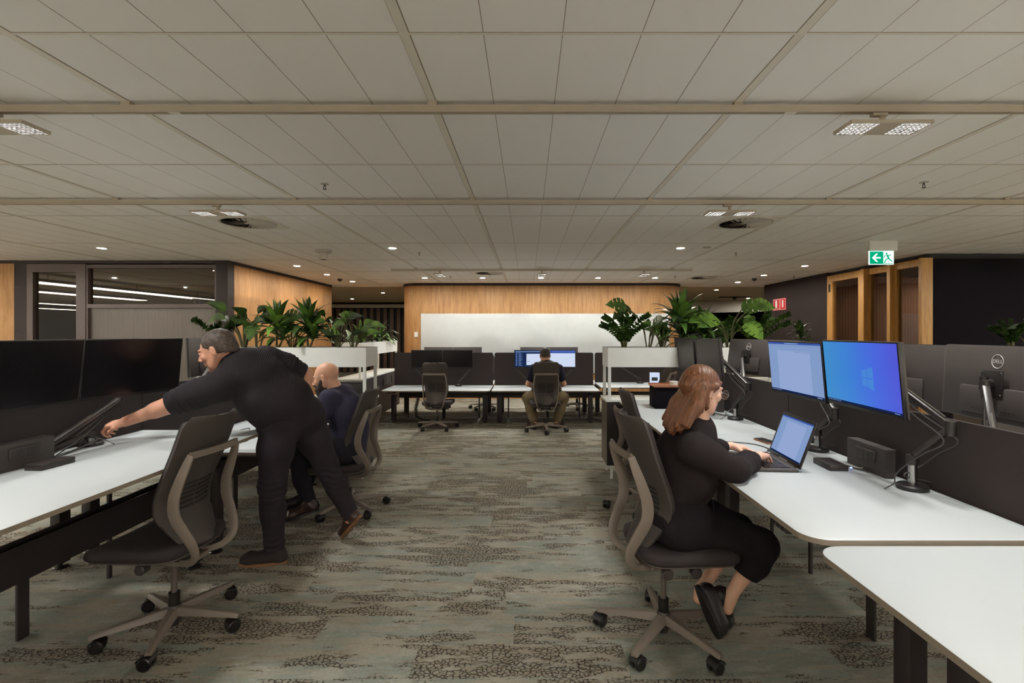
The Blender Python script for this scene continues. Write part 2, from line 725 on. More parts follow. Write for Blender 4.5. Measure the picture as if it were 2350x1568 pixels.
GY = 8.05
m = MB()
m.box(-20, gx(32), GY, GY + .14, 0, gz(604))
struct(m.build('wall_glazed_side', MAT['wood_wall'], smooth=0))
m = MB()
m.box(-20, gx(525), GY - .02, GY + .14, gz(605), CEIL)
m.box(gx(32), gx(60), GY, GY + .14, 0, gz(605))
m.box(gx(497), gx(525), GY - .02, GY + .15, 0, gz(605))
m.box(gx(505), gx(525), GY - .03, GY - .02, 0, gz(605))
struct(m.build('trim_3', MAT['frame_dark'], smooth=0), 'dark head and posts of the glazed meeting room')


def framed(name, x0, x1, z0, z1, y, w, fm, gm, extra=(), label=None, gy=.05, ww=None):
    """frame with a pane; extra = horizontal rails (z, half height)"""
    a = MB()
    wl, wr, wt, wb_ = ww or (w, w, w, w)
    a.box(x0, x0 + wl, y, y + .1, z0, z1)
    a.box(x1 - wr, x1, y, y + .1, z0, z1)
    a.box(x0 + wl, x1 - wr, y, y + .1, z1 - wt, z1)
    a.box(x0 + wl, x1 - wr, y, y + .1, z0, z0 + wb_)
    for ez, eh in extra:
        a.box(x0 + wl, x1 - wr, y, y + .1, ez - eh, ez + eh)
    o = struct(a.build(name, fm, smooth=0), label)
    return o


d1 = framed('door_1', gx(62), gx(197), 0.02, gz(606), GY - .01, .09, MAT['mullion'], None, label='dark framed glass door of the meeting room', ww=(.10, .15, .13, .1))
m = MB()
m.box(gx(62) + .10, gx(197) - .15, GY + .04, GY + .05, .12, gz(606) - .13)
m.build('pane', MAT['glass_clear'], d1, smooth=0)
m = MB()
m.tube([(gx(185), GY - .06, 1.0), (gx(185), GY - .06, 1.3)], .012)
m.build('door_handle', MAT['chrome'], d1)
w1 = framed('window_1', gx(197), gx(497), 0.02, gz(608), GY, .05, MAT['mullion'], None, extra=((gz(702.5), .03),), label='meeting room window, clear above and reeded below', ww=(.03, .03, .05, .05))
m = MB()
m.box(gx(197) + .03, gx(497) - .03, GY + .05, GY + .06, gz(702.5) + .03, gz(608) - .05)
m.build('pane', MAT['glass_clear'], w1, smooth=0)
m = MB()
m.box(gx(197) + .03, gx(497) - .03, GY + .05, GY + .06, .07, gz(702.5) - .03)
m.build('frosted_pane', MAT['reeded'], w1, smooth=0, label='grey reeded lower pane')

# meeting room behind the glass
m = MB()
m.box(-20, -19.9, GY, Y1, 0, CEIL)
m.box(-20, XR, Y1 - .1, Y1, 0, CEIL)
struct(m.build('wall_far', MAT['night_wall'], smooth=0))


def linear_light(x, z, ya, yb, w, label):
    t = thing('linear_light', label, 'light', (x, (ya + yb) / 2, z), 0, 'linear lights seen through the glazing')
    L = (yb - ya) / 2
    a = MB()
    a.box(-w / 2, w / 2, -L, L, .012, .07)
    a.build('housing', MAT['dark_metal'], t, smooth=0)
    a = MB()
    a.box(-w / 2 + .004, w / 2 - .004, -L + .01, L - .01, 0, .0118)
    a.build('diffuser', MAT['strip_white'], t, smooth=0)
    for q in (-.8, 0, .8):
        a = MB()
        a.tube([(0, L * q, .07), (0, L * q, CEIL - z)], .004, 5)
        a.build('cable', MAT['dark_metal'], t)


linear_light(-9.4, 2.50, 9.3, 14.9, .34, 'uppermost long bright linear light seen behind the meeting room glass')
linear_light(-11.2, 2.47, 10.4, 14.6, .34, 'second linear light down, behind the meeting room glass')
linear_light(-14.4, 2.40, 13.8, 19.6, .22, 'thin third linear light down, behind the meeting room glass')
linear_light(-16.2, 2.34, 13.8, 18.4, .22, 'thin lowest linear light, behind the meeting room glass')
m = MB()
m.box(-8.4, -8.3, 12.6, 15.2, 0, 2.4)
struct(m.build('wall_meeting_pale', MAT['reeded'], smooth=0))
m = MB()
m.box(-12.2, -10.0, 15.4, 15.5, 0, 2.35)
struct(m.build('wall_meeting_dark', MAT['frame_dark'], smooth=0))

# passage left of the core: slatted screen and white pelmet at the far end
m = MB()
for i in range(26):
    x = -9.2 + i * .26
    m.box(x, x + .13, 19.4, 19.5, 0, 2.5)
m.box(-9.3, -2.3, 19.5, 19.6, 0, 2.5, 1)
struct(m.build('wall_slatted', [MAT['wood_slat'], MAT['dark_slot']], smooth=0))
m = MB()
m.box(-9.4, -2.2, 19.2, 19.6, 2.5, 2.62)
struct(m.build('trim_4', MAT['ceiling_bar'], smooth=0))
m = MB()
m.box(-9.4, XR, 12.28, 12.34, CEIL - .035, CEIL)
struct(m.build('trim_5', MAT['ceiling_bar'], smooth=0))
# curved white bulkhead on the right
m = MB()
m.grid(lambda u, v: (3.6 + 7.2 * u, 19.6 - 5.6 * u ** 2.2, 2.28 + .40 * v), 24, 1, thick=.06)
struct(m.build('wall_bulkhead', MAT['ceiling_white']))
for x, y, lab in ((6.7, 16.3, 'dark slot air grille nearest above the passage right of the timber core'), (8.3, 16.9, 'dark slot air grille farther right above the passage')):
    a = MB()
    a.box(-.5, .5, -.09, .09, CEIL - .02, CEIL - .0005)
    a.ball((0, .0, CEIL - .04), (.07, .07, .05), 0, None, 10)
    tag(a.build('air_grille', MAT['dark_slot']), lab, 'vent').location = (x, y, 0)

# right: dark wall, timber framed doors, night-dark wall
m = MB()
m.box(5.78, 5.95, 9.72, 12.3, 0, CEIL)
struct(m.build('wall_right', MAT['dark_wall'], smooth=0))
m = MB()
m.box(5.86, 12, 7.28, 7.36, 0, 2.62)
struct(m.build('wall_right_front', MAT['night_wall'], smooth=0))
m = MB()
m.box(5.84, 12, 7.36, 9.72, 2.625, 2.69)
struct(m.build('recess_shade', MAT['dark_slot'], smooth=0))  # near-black slab painted in for the shade above the timber frames


def side_frame(name, ya, yb, z0, z1, w, label, x=5.77, t=.075, top=.1):
    a = MB()
    a.box(x, x + t, ya, ya + w, z0, z1)
    a.box(x, x + t, yb - w, yb, z0, z1)
    a.box(x, x + t, ya + w, yb - w, z1 - top, z1)
    a.box(x, x + t, ya + w, yb - w, z0, z0 + top)
    o = struct(a.build(name, MAT['wood_frame'], smooth=0), label)
    a = MB()
    a.box(x + .03, x + .038, ya + w, yb - w, z0 + top, z1 - top)
    a.build('pane', MAT['glass_clear'], o, smooth=0)
    return o


d2 = side_frame('door_2', 8.62, 9.70, .02, 2.63, .17, 'timber framed glass door beside the dark wall', top=.12)
m = MB()
m.box(5.755, 5.77, 9.60, 9.64, 2.32, 2.47)
m.build('hinge', MAT['dark_metal'], d2, smooth=0)
d3 = side_frame('door_3', 7.98, 8.60, .02, 2.63, .07, 'middle timber framed glass panel', x=5.79, top=.1)
d4 = side_frame('window_2', 7.34, 7.96, .02, 2.63, .09, 'timber framed glass panel nearest the night-dark wall', x=5.77)
m = MB()
m.box(5.70, 5.80, 8.54, 8.62, 0.0, 2.63)
m.box(5.70, 5.80, 7.92, 7.99, 0.0, 2.63)
m.box(5.70, 5.86, 7.28, 7.34, 0.0, 2.63)
struct(m.build('trim_7', MAT['wood_frame'], smooth=0))
# little room behind the timber doors
m = MB()
m.box(8.3, 8.36, 7.36, 9.8, 0, 2.62)
struct(m.build('wall_booth_back', MAT['slat_wall'], smooth=0))
m = MB()
m.box(5.96, 8.3, 9.76, 9.8, 0, 2.62)
struct(m.build('wall_booth_side', MAT['slat_wall_x'], smooth=0))
m = MB()
m.box(8.27, 8.29, 7.5, 9.0, .7, 1.95)
tag(m.build('booth_whiteboard', MAT['board_white'], smooth=0), 'pale board inside the small room behind the timber framed glass', 'whiteboard')
t = thing('cove_light', 'warm strip light high inside the room behind the timber frames', 'light', (8.22, 8.5, 2.46))
m = MB()
m.box(-.04, .04, -1.1, 1.1, .01, .05)
m.build('housing', MAT['wood_frame'], t, smooth=0)
m = MB()
m.box(-.03, .03, -1.08, 1.08, 0, .0095)
m.build('diffuser', MAT['strip_warm'], t, smooth=0)

# unseen walls behind and at the sides, set close and pale to bounce light
m = MB()
m.box(XL, XR, Y0 - .1, Y0, 0, CEIL)
struct(m.build('wall_front', MAT['pale_wall'], smooth=0))
m = MB()
m.box(8.6, 8.7, Y0, 7.28, 0, CEIL)
struct(m.build('wall_side_right', MAT['pale_wall'], smooth=0))
m = MB()
m.box(-9.7, -9.6, Y0, GY, 0, CEIL)
struct(m.build('wall_side_left', MAT['pale_wall'], smooth=0))

# fire equipment sign on the dark wall
t = thing('fire_sign', 'small red and white fire equipment sign on the dark right wall', 'sign', (5.779, 11.55, 2.19), R(-90))
m = MB()
m.box(-.30, .30, -.006, 0, -.135, .135)
m.build('backing', MAT['red_sign'], t, smooth=0)
m = MB()
for x0, x1 in ((-.285, .015), (.045, .285)):
    for q in ((x0, x1, .115, .123), (x0, x1, -.123, -.115), (x0, x0 + .008, -.115, .115), (x1 - .008, x1, -.115, .115)):
        m.box(q[0], q[1], -.009, -.006, q[2], q[3])
m.slab(-.175, -.10, -.075, .095, .006, .009, .02, 0, Matrix.Rotation(R(90), 4, 'X'))
m.slab(.13, .185, -.075, .095, .006, .009, .02, 0, Matrix.Rotation(R(90), 4, 'X'))
m.box(-.155, -.12, -.009, -.006, .09, .105)
for i in range(7):
    m.box(-.25 + i * .035, -.232 + i * .035, -.009, -.006, -.10, -.088)
m.build('pictogram', MAT['sign_white'], t, label='white cylinder pictograms and border')

# exit sign hanging from the ceiling
t = thing('exit_sign', 'lit green running man exit sign with left arrow under the ceiling', 'sign', P(2022, 592, 6.35))
m = MB()
m.box(-.175, .175, -.05, .05, .085, CEIL - t.location.z - .001, 0, .004)
m.build('housing', MAT['white_metal'], t)
m = MB()
m.box(-.155, .155, -.008, .008, -.085, .085)
emat('exit_white', (.75, 1.0, .92, 1), 1.1)
m.build('panel', MAT['exit_white'], t, smooth=0)
emat('exit_green', (.0, .33, .16, 1), 1.0)
m = MB()
m.box(-.148, .022, -.0095, -.008, -.078, .078)
m.box(.022, .148, -.0095, -.008, -.078, -.070)
m.build('green_field', MAT['exit_green'], t, smooth=0)
m = MB()


def poly_xz(mb, pts, y0, y1, mi=0):
    n = len(pts)
    v = [(x, y0, zz) for x, zz in pts] + [(x, y1, zz) for x, zz in pts]
    mb.add(v, [tuple(range(n)), tuple(reversed(range(n, 2 * n)))] + [(i, n + i, n + (i + 1) % n, (i + 1) % n) for i in range(n)], mi)


yf, yb_ = -.0112, -.0096
m.box(-.105, -.012, yf, yb_, -.010, .010)
poly_xz(m, [(-.122, 0), (-.070, .052), (-.045, .052), (-.090, 0)], yf, yb_)
poly_xz(m, [(-.122, 0), (-.090, 0), (-.045, -.052), (-.070, -.052)], yf, yb_)
m.build('arrow', MAT['exit_white'], t, smooth=0)
m = MB()
m.lathe([(.0115, 0), (.0115, .0016)], 14, 0, Matrix.Translation((.062, -.0096, .052)) @ Matrix.Rotation(R(90), 4, 'X'))
for a, b, w in (((.070, .036), (.090, -.012), .020), ((.088, -.010), (.055, -.022), .012), ((.055, -.022), (.035, -.058), .011),
                ((.090, -.012), (.112, -.030), .013), ((.112, -.030), (.135, -.050), .011), ((.068, .034), (.040, .028), .009), ((.040, .028), (.034, .002), .008),
                ((.076, .036), (.106, .026), .009), ((.106, .026), (.118, .044), .008), ((.030, -.060), (.052, -.060), .008)):
    m.bar((a[0], -.0105, a[1]), (b[0], -.0105, b[1]), .0016, w)
m.build('running_figure', MAT['exit_green'], t, smooth=0)

# ================================================================ ceiling fittings
TRK = 1.095      # underside of the tracks above eye height


def track(y, xa, xb, label, step=None):
    t = thing('lighting_track', label, 'track', (0, y, CH), 0, 'ceiling lighting tracks')
    a = MB()
    a.box(xa, xb, -.0175, -.006, TRK, TRK + .035)
    a.box(xa, xb, .006, .0175, TRK, TRK + .035)
    a.box(xa, xb, -.006, .006, TRK + .010, TRK + .035, 1)
    a.build('rail', [MAT['track_grey'], MAT['dark_slot']], t, smooth=0)
    for k in range(-6, 6):
        x = GX0 + k * GP
        if xa < x < xb:
            a = MB()
            a.box(x - .022, x + .022, -.015, .015, TRK + .035, 1.1499)
            a.build('clip', MAT['track_grey'], t, smooth=0)
    if step:
        for x in step:
            a = MB()
            a.box(x - .028, x + .028, -.012, .012, TRK - .0015, TRK)
            a.build('joiner', MAT['ceiling_bar'], t, smooth=0)


track(-1.10, -8.5, 8.5, 'grey ceiling track farther behind the viewer')
track(.70, -8.5, 8.5, 'grey ceiling track overhead just behind the viewer')
track(2.512, -8.5, 8.5, 'grey ceiling track nearest the viewer, crossing the whole width', (-1.76, 1.31))
track(4.31, -8.5, 8.5, 'second grey ceiling track from the viewer')
track(8.96, -2.43, 2.93, 'short grey ceiling track close to the timber wall')


def make_panel():
    t = thing('track_luminaire', '', 'light', (0, 0, 0), 0, 'louvred luminaires on the ceiling tracks')
    a = MB()
    a.tube([(0, 0, TRK - .002), (0, 0, TRK - .058)], .013, 12)
    a.box(-.055, .02, -.016, .016, TRK - .018, TRK - .0015, 0, .004)
    a.build('stem', MAT['track_grey'], t)
    z0 = TRK - .08
    a = MB()
    a.slab(-.05, .05, -.035, .035, z0 + .017, z0 + .025, .008)
    # hollow shell: rim, top, blank centre
    a.box(-.20, .20, -.075, .075, z0 + .013, z0 + .017)
    a.box(-.20, .20, -.075, -.069, z0, z0 + .013)
    a.box(-.20, .20, .069, .075, z0, z0 + .013)
    a.box(-.20, -.194, -.069, .069, z0, z0 + .013)
    a.box(.194, .20, -.069, .069, z0, z0 + .013)
    a.box(-.052, .052, -.069, .069, z0 + .0005, z0 + .013)
    a.build('body', MAT['track_grey'], t)
    for s in (-1, 1):
        cx = s * .123
        a = MB()
        n = 6
        wx, wy = .142 / n, .138 / n
        for i in range(n):
            for j in range(n):
                x = cx - .071 + (i + .5) * wx
                y = -.069 + (j + .5) * wy
                h = .0088
                # reflector cup: four facets round a small lamp
                p = [(x - h, y - h, z0 + .001), (x + h, y - h, z0 + .001), (x + h, y + h, z0 + .001), (x - h, y + h, z0 + .001)]
                c = .0042
                q = [(x - c, y - c, z0 + .010), (x + c, y - c, z0 + .010), (x + c, y + c, z0 + .010), (x - c, y + c, z0 + .010)]
                a.add(p + q, [(0, 1, 5, 4), (1, 2, 6, 5), (2, 3, 7, 6), (3, 0, 4, 7)], 1)
                a.add(q, [(3, 2, 1, 0)], 2)
        for i in range(n + 1):
            x = cx - .071 + i * wx
            a.box(x - .0030, x + .0030, -.069, .069, z0 + .0006, z0 + .003, 0)
            y = -.069 + i * wy
            a.box(cx - .071, cx + .071, y - .0028, y + .0028, z0 + .0006, z0 + .003, 0)
        a.build('louvre', [MAT['dark_slot'], MAT['chrome'], MAT['lamp_white']], t, smooth=0)
    return t


pan = make_panel()
PAN = [(1.77, 2.512, 0, 'big louvred luminaire on the nearest track, upper right'),
       (-2.65, 2.512, 0, 'louvred luminaire on the nearest track, cut off at the left edge'),
       (1.73, 4.31, 0, 'louvred luminaire on the second track, beside the right air diffuser'),
       (-2.65, 4.31, 0, 'louvred luminaire on the second track, beside the left air diffuser'),
       (-1.56, 8.96, 90, 'leftmost small luminaire on the short far track'),
       (.25, 8.96, 90, 'middle small luminaire on the short far track'),
       (2.07, 8.96, 90, 'rightmost small luminaire on the short far track'),
       (-2.65, .70, 0, 'louvred luminaire on the overhead track, left'),
       (1.77, .70, 0, 'louvred luminaire on the overhead track, right'),
       (-2.65, -1.10, 0, 'louvred luminaire behind the viewer, left'),
       (1.77, -1.10, 0, 'louvred luminaire behind the viewer, right'),
       (-7.1, .70, 0, 'louvred luminaire on the overhead track, far left'),
       (6.2, .70, 0, 'louvred luminaire on the overhead track, far right'),
       (6.2, 2.512, 0, 'louvred luminaire on the nearest track, far out to the right'),
       (-7.1, 2.512, 0, 'louvred luminaire on the nearest track, far out to the left')]
for i, (x, y, a, lab) in enumerate(PAN):
    if i == 0:
        pan.location = (x, y, CH)
        pan['label'] = lab
    else:
        dup(pan, (x, y, CH), R(a), lab)


def make_down(name, em, lab):
    t = thing(name, lab, 'light', (0, 0, 0), 0, 'round recessed downlights')
    a = MB()
    a.lathe([(.050, CEIL - .0006), (.062, CEIL - .0006), (.064, CEIL - .005), (.052, CEIL - .007), (.050, CEIL - .0006)], 24)
    a.build('ring', MAT['white_metal'], t)
    a = MB()
    a.lathe([(0.0, CEIL - .002), (.050, CEIL - .002)], 24)
    a.build('lens', em, t)
    return t


dl = make_down('downlight', MAT['down_white'], '')
DL = [(-5.80, 6.85, 'downlight over the glazed meeting room front, left'),
      (-1.84, 6.85, 'large looking downlight left of the ceiling centre'),
      (2.08, 6.85, 'large looking downlight right of the ceiling centre'),
      (-3.98, 8.68, 'nearest downlight along the left timber wall'),
      (-3.98, 9.98, 'second downlight along the left timber wall'),
      (-3.95, 11.35, 'farthest downlight along the left timber wall'),
      (4.78, 8.68, 'nearest downlight before the dark right wall'),
      (4.74, 10.1, 'second downlight before the dark right wall'),
      (4.80, 11.5, 'farthest downlight before the dark right wall')]
for i, (x, y, lab) in enumerate(DL):
    if i == 0:
        dl.location = (x, y, 0)
        dl['label'] = lab
    else:
        dup(dl, (x, y, 0), 0, lab)
ww_ = make_down('wall_washer', MAT['wash_white'], '')
WW = [(-2.17, 'first from the left of the five downlights before the timber wall'),
      (-.95, 'second from the left of the five downlights before the timber wall'),
      (.28, 'middle one of the five downlights before the timber wall'),
      (1.48, 'fourth from the left of the five downlights before the timber wall'),
      (2.68, 'rightmost of the five downlights before the timber wall')]
for i, (x, lab) in enumerate(WW):
    if i == 0:
        ww_.location = (x, 10.6, 0)
        ww_['label'] = lab
    else:
        dup(ww_, (x, 10.6, 0), 0, lab)
for x, y, lab in ((-4.2, 14.6, 'small downlight in the tan ceiling left of the timber core'), (-6.0, 17.2, 'far small downlight in the tan ceiling left of the timber core'),
                  (5.1, 13.6, 'small downlight in the tan ceiling right of the timber core'), (7.4, 16.9, 'far small downlight in the tan ceiling near the dark wall')):
    dup(dl, (x, y, 0), 0, lab)

fill_lamp = make_down('wall_washer', MAT['fill_white'], 'added fill lamp at the right side wall, farthest')  # unseen lamps added along the walls to brighten the ceiling by bounce
fill_lamp.location = (7.7, 4.6, 0)
for x, y, lab in ((-.3, -.6, 'added fill lamp behind the viewer over the aisle'), (-.3, -2.4, 'added rear fill lamp behind the viewer'), (4.9, 1.0, 'added fill lamp in the right hand walkway, near'),
                  (4.9, 3.6, 'added fill lamp in the right hand walkway'), (-5.6, 1.0, 'added fill lamp in the left hand walkway, near'), (-5.6, 3.6, 'added fill lamp in the left hand walkway'),
                  (7.7, 2.4, 'added fill lamp at the right side wall, third'), (7.7, .2, 'added fill lamp at the right side wall, second'), (7.7, -2.0, 'added fill lamp at the right side wall, rear'),
                  (-8.7, 5.6, 'added fill lamp at the left side wall, farthest'), (-8.7, 3.4, 'added fill lamp at the left side wall, third'), (-8.7, 1.0, 'added fill lamp at the left side wall, second'), (-8.7, -1.6, 'added fill lamp at the left side wall, rear'),
                  (-5.0, -2.7, 'added rear fill lamp, left'), (-2.0, -2.7, 'added rear fill lamp, left of centre'), (1.6, -2.7, 'added rear fill lamp, right of centre'), (4.6, -2.7, 'added rear fill lamp, right')):
    dup(fill_lamp if abs(x) > 6 or y < -2.5 else ww_, (x, y, 0), 0, lab)  # walkway and rear lamps likewise added out of view for bounce light

for x, y, lab in ((-3.9, 16.4, 'added hidden fill lamp in the passage left of the timber core'), (-6.6, 14.4, 'added hidden fill lamp farther left in the passage'),
                  (4.7, 15.8, 'added hidden fill lamp in the passage right of the timber core'), (7.6, 14.2, 'added hidden fill lamp in the passage behind the dark wall')):
    dup(ww_, (x, y, 0), 0, lab)  # unseen lamps added to brighten the passage ceilings

# sprinklers
sp = thing('sprinkler', '', 'sprinkler', (0, 0, 0), 0, 'ceiling sprinklers')
m = MB()
m.lathe([(.030, CEIL - .0005), (.032, CEIL - .004), (.012, CEIL - .006)], 16)
m.build('plate', MAT['speaker_white'], sp)
m = MB()
m.tube([(0, 0, CEIL - .005), (0, 0, CEIL - .022)], .006, 8)
m.tube([(-.009, 0, CEIL - .02), (-.007, 0, CEIL - .042)], .0025, 6)
m.tube([(.009, 0, CEIL - .02), (.007, 0, CEIL - .042)], .0025, 6)
m.lathe([(0, CEIL - .045), (.014, CEIL - .044), (.014, CEIL - .041), (0, CEIL - .04)], 12)
m.build('head', MAT['dark_metal'], sp)
SPK = [(745, 422, 'nearest ceiling sprinkler on the left'), (2120, 418, 'nearest ceiling sprinkler on the right'), (962, 580, 'ceiling sprinkler beside the left of centre downlight'),
       (1689, 580, 'ceiling sprinkler right of the centre, toward the exit sign'), (1034, 634, 'small far sprinkler behind the short track, left'), (1549, 633, 'small far sprinkler behind the short track, right'),
       (1822, 634, 'small far sprinkler before the dark wall')]
for i, (px, py, lab) in enumerate(SPK):
    Y = 1155 * 1.15 / (763 - py)
    q = ((px - 1211) * Y / F, Y, 0)
    if i == 0:
        sp.location = q
        sp['label'] = lab
    else:
        dup(sp, q, 0, lab)
# pendant speaker
t = thing('ceiling_speaker', 'white cone shaped speaker under the ceiling, left of centre', 'speaker', (-2.86, 7.05, 0))
m = MB()
m.lathe([(0, CEIL - .13), (.045, CEIL - .128), (.055, CEIL - .11), (.062, CEIL - .045), (.105, CEIL - .028), (.112, CEIL - .018), (.105, CEIL - .0005)], 28)
m.build('cone', MAT['speaker_white'], t)
m = MB()
m.lathe([(.022, CEIL - .1318), (.036, CEIL - .1302), (.022, CEIL - .1302)], 20)
m.build('rim', MAT['dark_slot'], t)
# smoke detectors / cameras
for px, py, lab in ((1731, 639, 'small dark ceiling sensor before the dark right wall'), (780, 640, 'small dark ceiling sensor near the left timber wall')):
    Y = 1155 * 1.15 / (763 - py)
    a = MB()
    a.lathe([(0, CEIL - .06), (.03, CEIL - .055), (.045, CEIL - .03), (.05, CEIL - .0005)], 16)
    tag(a.build('ceiling_sensor', MAT['dark_metal']), lab, 'sensor').location = ((px - 1211) * Y / F, Y, 0)
a = MB()
a.lathe([(0, CEIL - .008), (.05, CEIL - .008), (.06, CEIL - .0005)], 20)
tag(a.build('ceiling_sensor', MAT['speaker_white']), 'flat white disc on the ceiling beside the right downlight', 'sensor').location = (2.42, 6.8, 0)


# swirl air diffusers
def diffuser():
    t = thing('air_diffuser', '', 'vent', (0, 0, 0), 0, 'square swirl air diffusers')
    a = MB()
    z = CEIL
    a.box(-.297, .297, -.297, .297, z - .006, z - .0008)
    a.build('plate', MAT['ceiling_bar'], t, smooth=0)
    a = MB()
    n = 24
    a.lathe([(.048, z - .0068), (.255, z - .0068)], 48, 1)
    for k in range(n):
        a0 = 2 * PI * k / n
        tw = .35
        p = []
        for r_, w in ((.05, .006), (.15, .017), (.25, .027)):
            aa = a0 + tw * (r_ - .05) / .2
            c, s = math.cos(aa), math.sin(aa)
            p.append(((r_ * c + w * s, r_ * s - w * c), (r_ * c - w * s, r_ * s + w * c)))
        for i in range(2):
            (x0, y0), (x1, y1) = p[i]
            (x2, y2), (x3, y3) = p[i + 1]
            a.add([(x0, y0, z - .0075), (x2, y2, z - .0075), (x3, y3, z - .022), (x1, y1, z - .022)], [(0, 1, 2, 3)], 0)
    a.lathe([(0, z - .012), (.05, z - .011), (.052, z - .0065)], 24, 0)
    a.lathe([(.250, z - .0062), (.252, z - .013), (.272, z - .012), (.275, z - .0062)], 48, 0)
    a.build('swirl', [MAT['speaker_white'], MAT['dark_slot']], t)
    return t


df = diffuser()
for i, (x, y, lab) in enumerate(((2.27, 5.26, 'square swirl air diffuser on the right, behind the second track'), (-2.92, 5.26, 'square swirl air diffuser on the left, behind the second track'),
                                 (-.73, 9.72, 'air diffuser behind the short far track'), (3.68, 10.5, 'far air diffuser above the right planter'))):
    if i == 0:
        df.location = (x, y, 0)
        df['label'] = lab
    else:
        dup(df, (x, y, 0), 0, lab)
# ================================================================ desks and dividers
def desk(name_lab, cx, cy, rz, h, w=1.79, d=.85, group='white topped sit-stand desks', ctrl=False, cor=(.07, .07)):
    t = thing('sit_stand_desk', name_lab, 'desk', (cx, cy, 0), rz, group)
    a = MB()
    # user edge is local -y; its two corners rounded
    r0, r1 = cor
    pts = []
    for (px_, py_, a0, r) in ((w / 2, d / 2, 0, .006), (-w / 2, d / 2, 90, .006), (-w / 2, -d / 2, 180, r0), (w / 2, -d / 2, 270, r1)):
        sx, sy = (1 if px_ > 0 else -1), (1 if py_ > 0 else -1)
        for k in range(9):
            aa = R(a0 + 90 * k / 8)
            pts.append((px_ - sx * r + r * math.cos(aa), py_ - sy * r + r * math.sin(aa)))
    n = len(pts)
    ins = [(x * (1 - .004 / (w / 2)), y * (1 - .004 / (d / 2))) for x, y in pts]
    v = [(x, y, h - .0215) for x, y in pts] + [(x, y, h - .002) for x, y in pts] + [(x, y, h) for x, y in ins] + [(x, y, h - .0215) for x, y in pts]
    f = [tuple(range(2 * n, 3 * n)), tuple(reversed(range(n)))]
    mi = [0, 1]
    for i in range(n):
        j = (i + 1) % n
        f.append((i, j, n + j, n + i))
        mi.append(1)
        f.append((n + i, n + j, 2 * n + j, 2 * n + i))
        mi.append(0)
    a.add(v, f)
    a.m = mi
    a.build('desktop', [MAT['desk_white'], MAT['desk_edge']], t, smooth=30)
    for s in (-1, 1):
        x = s * (w / 2 - .11)
        a = MB()
        a.box(x - .04, x + .04, -.032, .032, .032, min(.60, h - .12), 0, .003)
        a.box(x - .034, x + .034, -.026, .026, .5, h - .05, 0)
        lg = a.build('leg', MAT['leg_black'], t)
        a = MB()
        a.tube([(x, 0, .0), (x, 0, .034)], .012, 8)
        a.lathe([(0, 0), (.040, 0), (.043, .006), (.036, .014), (0, .016)], 16, 0, Matrix.Translation((x, 0, 0)))
        a.build('foot', MAT['rubber'], lg)
    a = MB()
    a.box(-w / 2 + .08, w / 2 - .08, -.03, .03, h - .062, h - .022)
    for s in (-1, 1):
        x = s * (w / 2 - .11)
        a.box(x - .022, x + .022, -d / 2 + .08, d / 2 - .05, h - .055, h - .022)
    a.box(-.25, .25, .10, .22, h - .075, h - .022)
    a.build('frame', MAT['leg_black'], t, smooth=0)
    if ctrl:
        a = MB()
        x = -w / 2 + .22 if ctrl < 0 else w / 2 - .22
        a.box(x - .06, x + .06, -d / 2 + .006, -d / 2 + .07, h - .046, h - .022, 0, .004)
        for q in (-.035, 0, .035):
            a.box(x + q - .009, x + q + .009, -d / 2 + .0035, -d / 2 + .006, h - .041, h - .028, 1)
        a.build('control_pad', [MAT['dark_metal'], MAT['chrome']], t)
    return t


HR = R(-90)
HL = R(90)
desk('white desk filling the bottom right corner of the view', 1.373, .787, HR, .837, cor=(.09, .10))
desk('white desk on which the laptop and the typing person lean', 1.373, 2.592, HR, .850, ctrl=1, cor=(.10, .09))
desk('white desk on the right between the laptop desk and the right planter', 1.373, 4.388, HR, .837, cor=(.07, .07))
desk('white desk at the left edge under the reaching hand', -2.20, 2.535, HL, .885, ctrl=0, cor=(.07, .07))
desk('lower white desk at which the bald person sits', -2.20, 4.335, HL, .73)
desk('white desk just outside the lower left corner', -2.20, .735, HL, .885)
for i, (cy, h) in enumerate(((.787, .85), (2.592, .83), (4.388, .80))):
    desk(['white desk behind the right divider, nearest', 'white desk behind the right divider, middle', 'white desk behind the right divider, farthest'][i], 2.262, cy, HL, h, d=.85)
for i, (cy, h) in enumerate(((2.535, .80), (4.335, .78))):
    desk(['white desk behind the left divider, nearer', 'white desk behind the left divider, farther'][i], -3.082, cy, HR, h, d=.85)
desk('far white desk with two dark monitors, left of the pair', -1.52, 8.675, 0, .592)
desk('far white desk of the person in the puffer vest', .295, 8.675, 0, .592)
desk('far white desk partly hidden by the right planter', 2.11, 8.675, 0, .645)
for i, cx in enumerate((-1.52, .295, 2.11)):
    desk(['rear desk back to back with the far left desk', 'rear desk back to back with the far middle desk', 'rear desk back to back with the far right desk'][i], cx, 9.575, PI, .60)


def divider(lab, cx, cy, rz, w, z0, z1, grp):
    t = thing('desk_divider', lab, 'divider', (cx, cy, 0), rz, grp)
    pts = []
    r = .03
    for px_, pz, a0, rr in ((w / 2, z1, 0, r), (-w / 2, z1, 90, r), (-w / 2, z0, 180, .005), (w / 2, z0, 270, .005)):
        sx, sz = (1 if px_ > 0 else -1), (1 if pz == z1 else -1)
        for k in range(5):
            aa = R(a0 + 90 * k / 4)
            pts.append((px_ - sx * rr + rr * math.cos(aa), pz - sz * rr + rr * math.sin(aa)))
    a = MB()
    poly_xz(a, pts, -.010, .010)
    a.build('panel', MAT['screen_felt'], t)
    for s in (-1, 1):
        a = MB()
        a.box(s * w * .36 - .02, s * w * .36 + .02, -.011, .011, z0 - .03, z0 + .002)
        a.box(s * w * .36 - .012, s * w * .36 + .012, -.008, .008, .0, z0 - .03)
        a.build('bracket', MAT['leg_black'], t, smooth=0)
    return t


